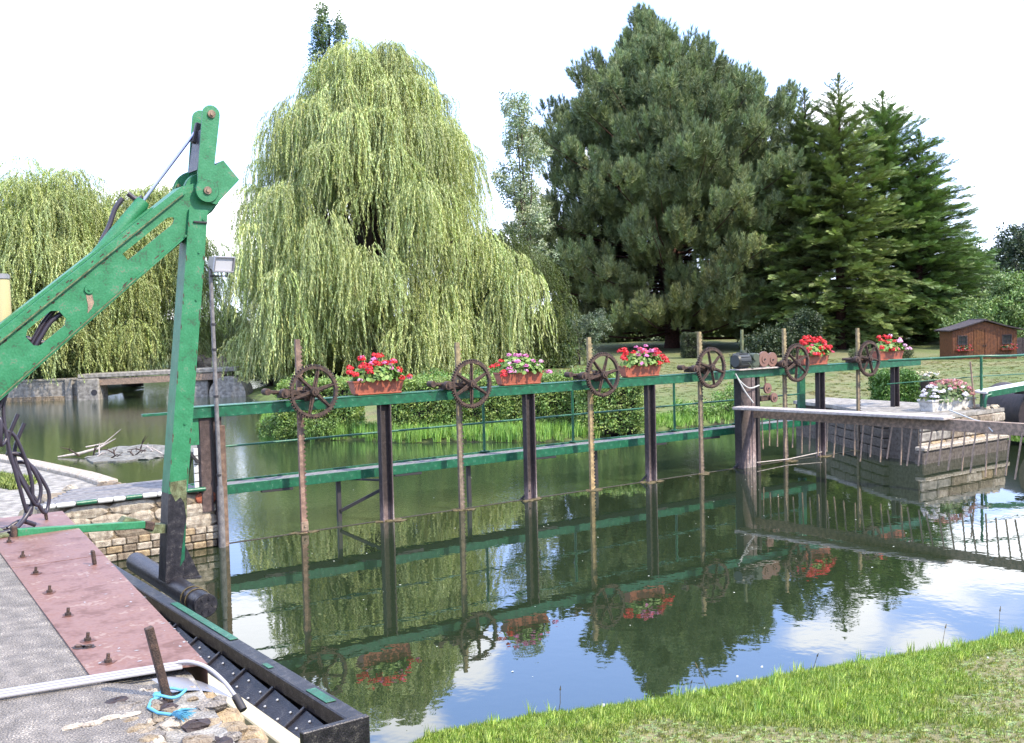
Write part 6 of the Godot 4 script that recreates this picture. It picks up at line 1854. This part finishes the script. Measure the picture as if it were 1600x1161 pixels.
	leafy("clipped_conifer", "dense dark green conifer bush on the retaining wall, under the boom", "bush", Vector3(-22.4, 0.7, -50.3), [[Vector3(0, 1.1, 0), Vector3(1.5, 1.3, 1.1)], [Vector3(0.5, 1.9, 0), Vector3(1.1, 0.9, 0.9)], [Vector3(-1.4, 1.3, 0), Vector3(1.3, 1.3, 1.0)]], 420, 0.38, Color(0.05, 0.075, 0.022), 808)
	leafy("nettle_bank", "bright green weeds at the foot of the big willow, right side", "weeds", Vector3(0.2, 0.3, -33.5), [[Vector3(-2.6, 0.6, 0), Vector3(1.8, 0.75, 1.2)], [Vector3(0, 0.7, 0), Vector3(1.6, 0.9, 1.2)], [Vector3(2.2, 0.55, 0.4), Vector3(1.5, 0.6, 1.1)]], 260, 0.3, Color(0.10, 0.18, 0.04), 809, "", 0.03)
	leafy("waterside_shrub", "small leafy shrub at the water's edge below the clipped square hedge", "shrub", Vector3(-6.4, 0.05, -28.9), [[Vector3(0, 0.35, 0), Vector3(0.7, 0.4, 0.5)], [Vector3(1.0, 0.3, 0.4), Vector3(0.7, 0.35, 0.5)]], 150, 0.24, Color(0.12, 0.19, 0.05), 810, "", 0.03)
	leafy("bank_weeds", "bright green weed clump on the bank beside the motor column", "weeds", Vector3(6.6, 0.1, -31.0), [[Vector3(0, 0.4, 0), Vector3(0.7, 0.5, 0.6)], [Vector3(-1.2, 0.2, 0.5), Vector3(0.9, 0.28, 0.5)]], 130, 0.26, Color(0.13, 0.22, 0.05), 811, "", 0.03)
	leafy("bridge_end_bush", "pale green bush at the right end of the far slab bridge", "bush", Vector3(-12.4, 0.4, -53.5), [[Vector3(0, 0.9, 0), Vector3(1.6, 1.0, 1.2)], [Vector3(-0.6, 1.7, 0), Vector3(1.0, 0.9, 0.9)]], 240, 0.4, Color(0.11, 0.17, 0.045), 812)
	# far undergrowth that closes the view between the trunks
	var r := RandomNumberGenerator.new(); r.seed = 90
	var xs := []
	var cs := []
	for i in 5200:
		var x := r.randf_range(-60, 46)
		var hmax := 2.6 + 1.6 * bumps.get_noise_2d(x * 1.3, 3.0)
		if x > 20: hmax *= clampf(1.2 - (x - 20) * 0.03, 0.5, 1.0)
		xs.push_back(Transform3D(Basis.from_euler(Vector3(r.randf() * TAU, r.randf() * TAU, 0)) * r.randf_range(0.9, 1.7), Vector3(x * 1.25, 0.5 + 1.35 * hmax * pow(r.randf(), 0.8), -104 + r.randf_range(-1.5, 1.5) - abs(x) * 0.05)))
		cs.push_back(jitter(Color(0.055, 0.085, 0.028), r))
	for i in 2600:
		var x := r.randf_range(-14, 3.5)
		xs.push_back(Transform3D(Basis.from_euler(Vector3(r.randf() * TAU, r.randf() * TAU, 0)) * r.randf_range(0.6, 1.1), Vector3(x, 0.4 + (2.6 + bumps.get_noise_2d(x * 2, 9.0)) * pow(r.randf(), 0.8), -63 + r.randf_range(-1.2, 1.2))))
		cs.push_back(jitter(Color(0.05, 0.08, 0.028), r))
	tag(mm("undergrowth", L.clump1, M.broad_leaf, xs, cs, self), "dark undergrowth massed behind the trees", "", "", "stuff")

# ------------------------------------------------------------------ grass
func grass():
	var r := RandomNumberGenerator.new(); r.seed = 95
	var tone := noise(91, 0.5, 4)
	var tone2 := noise(92, 0.12, 3)
	var xs := [[], [], [], []]
	var cs := [[], [], [], []]
	var lush := Color(0.28, 0.37, 0.085)
	var dry := Color(0.29, 0.28, 0.11)
	for i in 70000:
		var x := r.randf_range(-1.6, 7.0)
		var z := r.randf_range(-10.8, -4.2)
		var d := land(x, z)
		if d < -0.03: continue
		var t := tone.get_noise_2d(x, z) + 0.6 * tone2.get_noise_2d(x, z)
		var k := smoothstep(0.8, 2.2, d + t * 1.5 + 0.4 * smoothstep(1.5, 4.5, x))
		if k > 0.5 and r.randf() < 0.15: continue
		var hgt := lerpf(r.randf_range(0.03, 0.07), r.randf_range(0.015, 0.032), k)
		if d < 0.15: hgt *= 0.8
		if r.randf() < 0.02 and k < 0.5: hgt *= 2.4
		var g := ground_h(x, z, d)
		var q := r.randi() % 3
		if k > 0.6 and r.randf() < 0.45:
			q = 3; hgt *= 0.6
		var b := Basis(Vector3.UP, r.randf() * TAU) * Basis.from_scale(Vector3(hgt * 0.5 + 0.035, hgt, hgt * 0.5 + 0.035))
		xs[q].push_back(Transform3D(b, Vector3(x, g - 0.005, z)))
		cs[q].push_back(jitter(lush.lerp(dry, clampf(k * 0.75 + r.randf_range(-0.35, 0.2), 0, 1)) if q < 3 else Color(0.19, 0.25, 0.08), r, 0.7, 1.3))
	for i in 18000:      # far banks
		var x := r.randf_range(-9, 14)
		var z := r.randf_range(-36, -25.5)
		var d := land(x, z)
		if d < 0.0 or d > 1.7: continue
		var g := ground_h(x, z, d)
		var tall := r.randf_range(0.16, 0.42) * (1.0 if x < 2.6 else 0.6) * smoothstep(2.2, 0.2, d)
		xs[r.randi() % 3].push_back(Transform3D(Basis(Vector3.UP, r.randf() * TAU) * Basis.from_scale(Vector3(0.2, tall + 0.05, 0.2)), Vector3(x, g - 0.01, z)))
		while cs[0].size() < xs[0].size(): cs[0].push_back(jitter(Color(0.155, 0.28, 0.05), r, 0.75, 1.25))
		while cs[1].size() < xs[1].size(): cs[1].push_back(jitter(Color(0.155, 0.28, 0.05), r, 0.75, 1.25))
		while cs[2].size() < xs[2].size(): cs[2].push_back(jitter(Color(0.155, 0.28, 0.05), r, 0.75, 1.25))
	for i in 9000:     # lawn
		var x := r.randf_range(3, 34)
		var z := r.randf_range(-66, -26)
		var d := land(x, z)
		if d < 1.2: continue
		var t := tone.get_noise_2d(x, z) + 0.6 * tone2.get_noise_2d(x, z)
		
		var q := r.randi() % 3
		xs[q].push_back(Transform3D(Basis(Vector3.UP, r.randf() * TAU) * Basis.from_scale(Vector3(0.3, r.randf_range(0.025, 0.05), 0.3)), Vector3(x, ground_h(x, z, d) - 0.01, z)))
		cs[q].push_back(jitter(Color(0.22, 0.28, 0.09).lerp(Color(0.33, 0.33, 0.15), clampf(0.4 + t, 0, 1)), r, 0.8, 1.1))
	for i in 900:      # strip on the apron
		var x := r.randf_range(-11, -8.4)
		var z := -lerpf(17.9, 20.2, (-x - 8.2) / 2.8) + r.randf_range(-0.35, 0.6)
		xs[0].push_back(Transform3D(Basis(Vector3.UP, r.randf() * TAU) * Basis.from_scale(Vector3(0.2, r.randf_range(0.06, 0.14), 0.2)), Vector3(x, 0.44, z)))
		cs[0].push_back(jitter(Color(0.19, 0.24, 0.07), r))
	for q in 4:
		tag(mm(["bank_grass", "bank_grass_001", "bank_grass_002", "clover"][q], L[["tuft0", "tuft1", "tuft2", "clover0"][q]], M.grass_blade, xs[q], cs[q], self), ["grass growing over the banks and lawn", "grass growing over the banks and lawn", "grass growing over the banks and lawn", "clover in the dry turf of the near bank"][q], "", "turf", "stuff")
	# white clover heads and seed stalks at the near edge
	var m := MB.new()
	for i in 16:
		var x := r.randf_range(-0.8, 5)
		var z := r.randf_range(-9.6, -6.2)
		var d := land(x, z)
		if d < 0.1 or d > 1.6: continue
		m.rock(Vector3(x, ground_h(x, z, d) + r.randf_range(0.06, 0.14), z), Vector3.ONE * r.randf_range(0.012, 0.022), i, 0.1)
	var o := obj("clover_heads", m, M.white_paint, self)
	tag(o, "white clover heads in the grass of the near bank", "flowers", "", "stuff")
	m = MB.new()
	for i in 22:
		var x := r.randf_range(-1.2, 5)
		var z := -7.2 - r.randf_range(0, 2.4)
		var d := land(x, z)
		if d < 0.0 or d > 0.5: continue
		var b := Vector3(x, ground_h(x, z, d), z)
		var t := b + Vector3(r.randf_range(-0.1, 0.1), r.randf_range(0.14, 0.3), r.randf_range(-0.08, 0.08))
		m.tube([b, b.lerp(t, 0.5) + Vector3(0.01, 0, 0), t], [0.003, 0.0025, 0.002], 4, false)
		m.tube([t, t + (t - b) * 0.16], [0.007, 0.002], 5, false)
	o = obj("seed_stalks", m, M.straw, self)
	tag(o, "thin seed stalks along the water's edge", "stalks", "", "stuff")
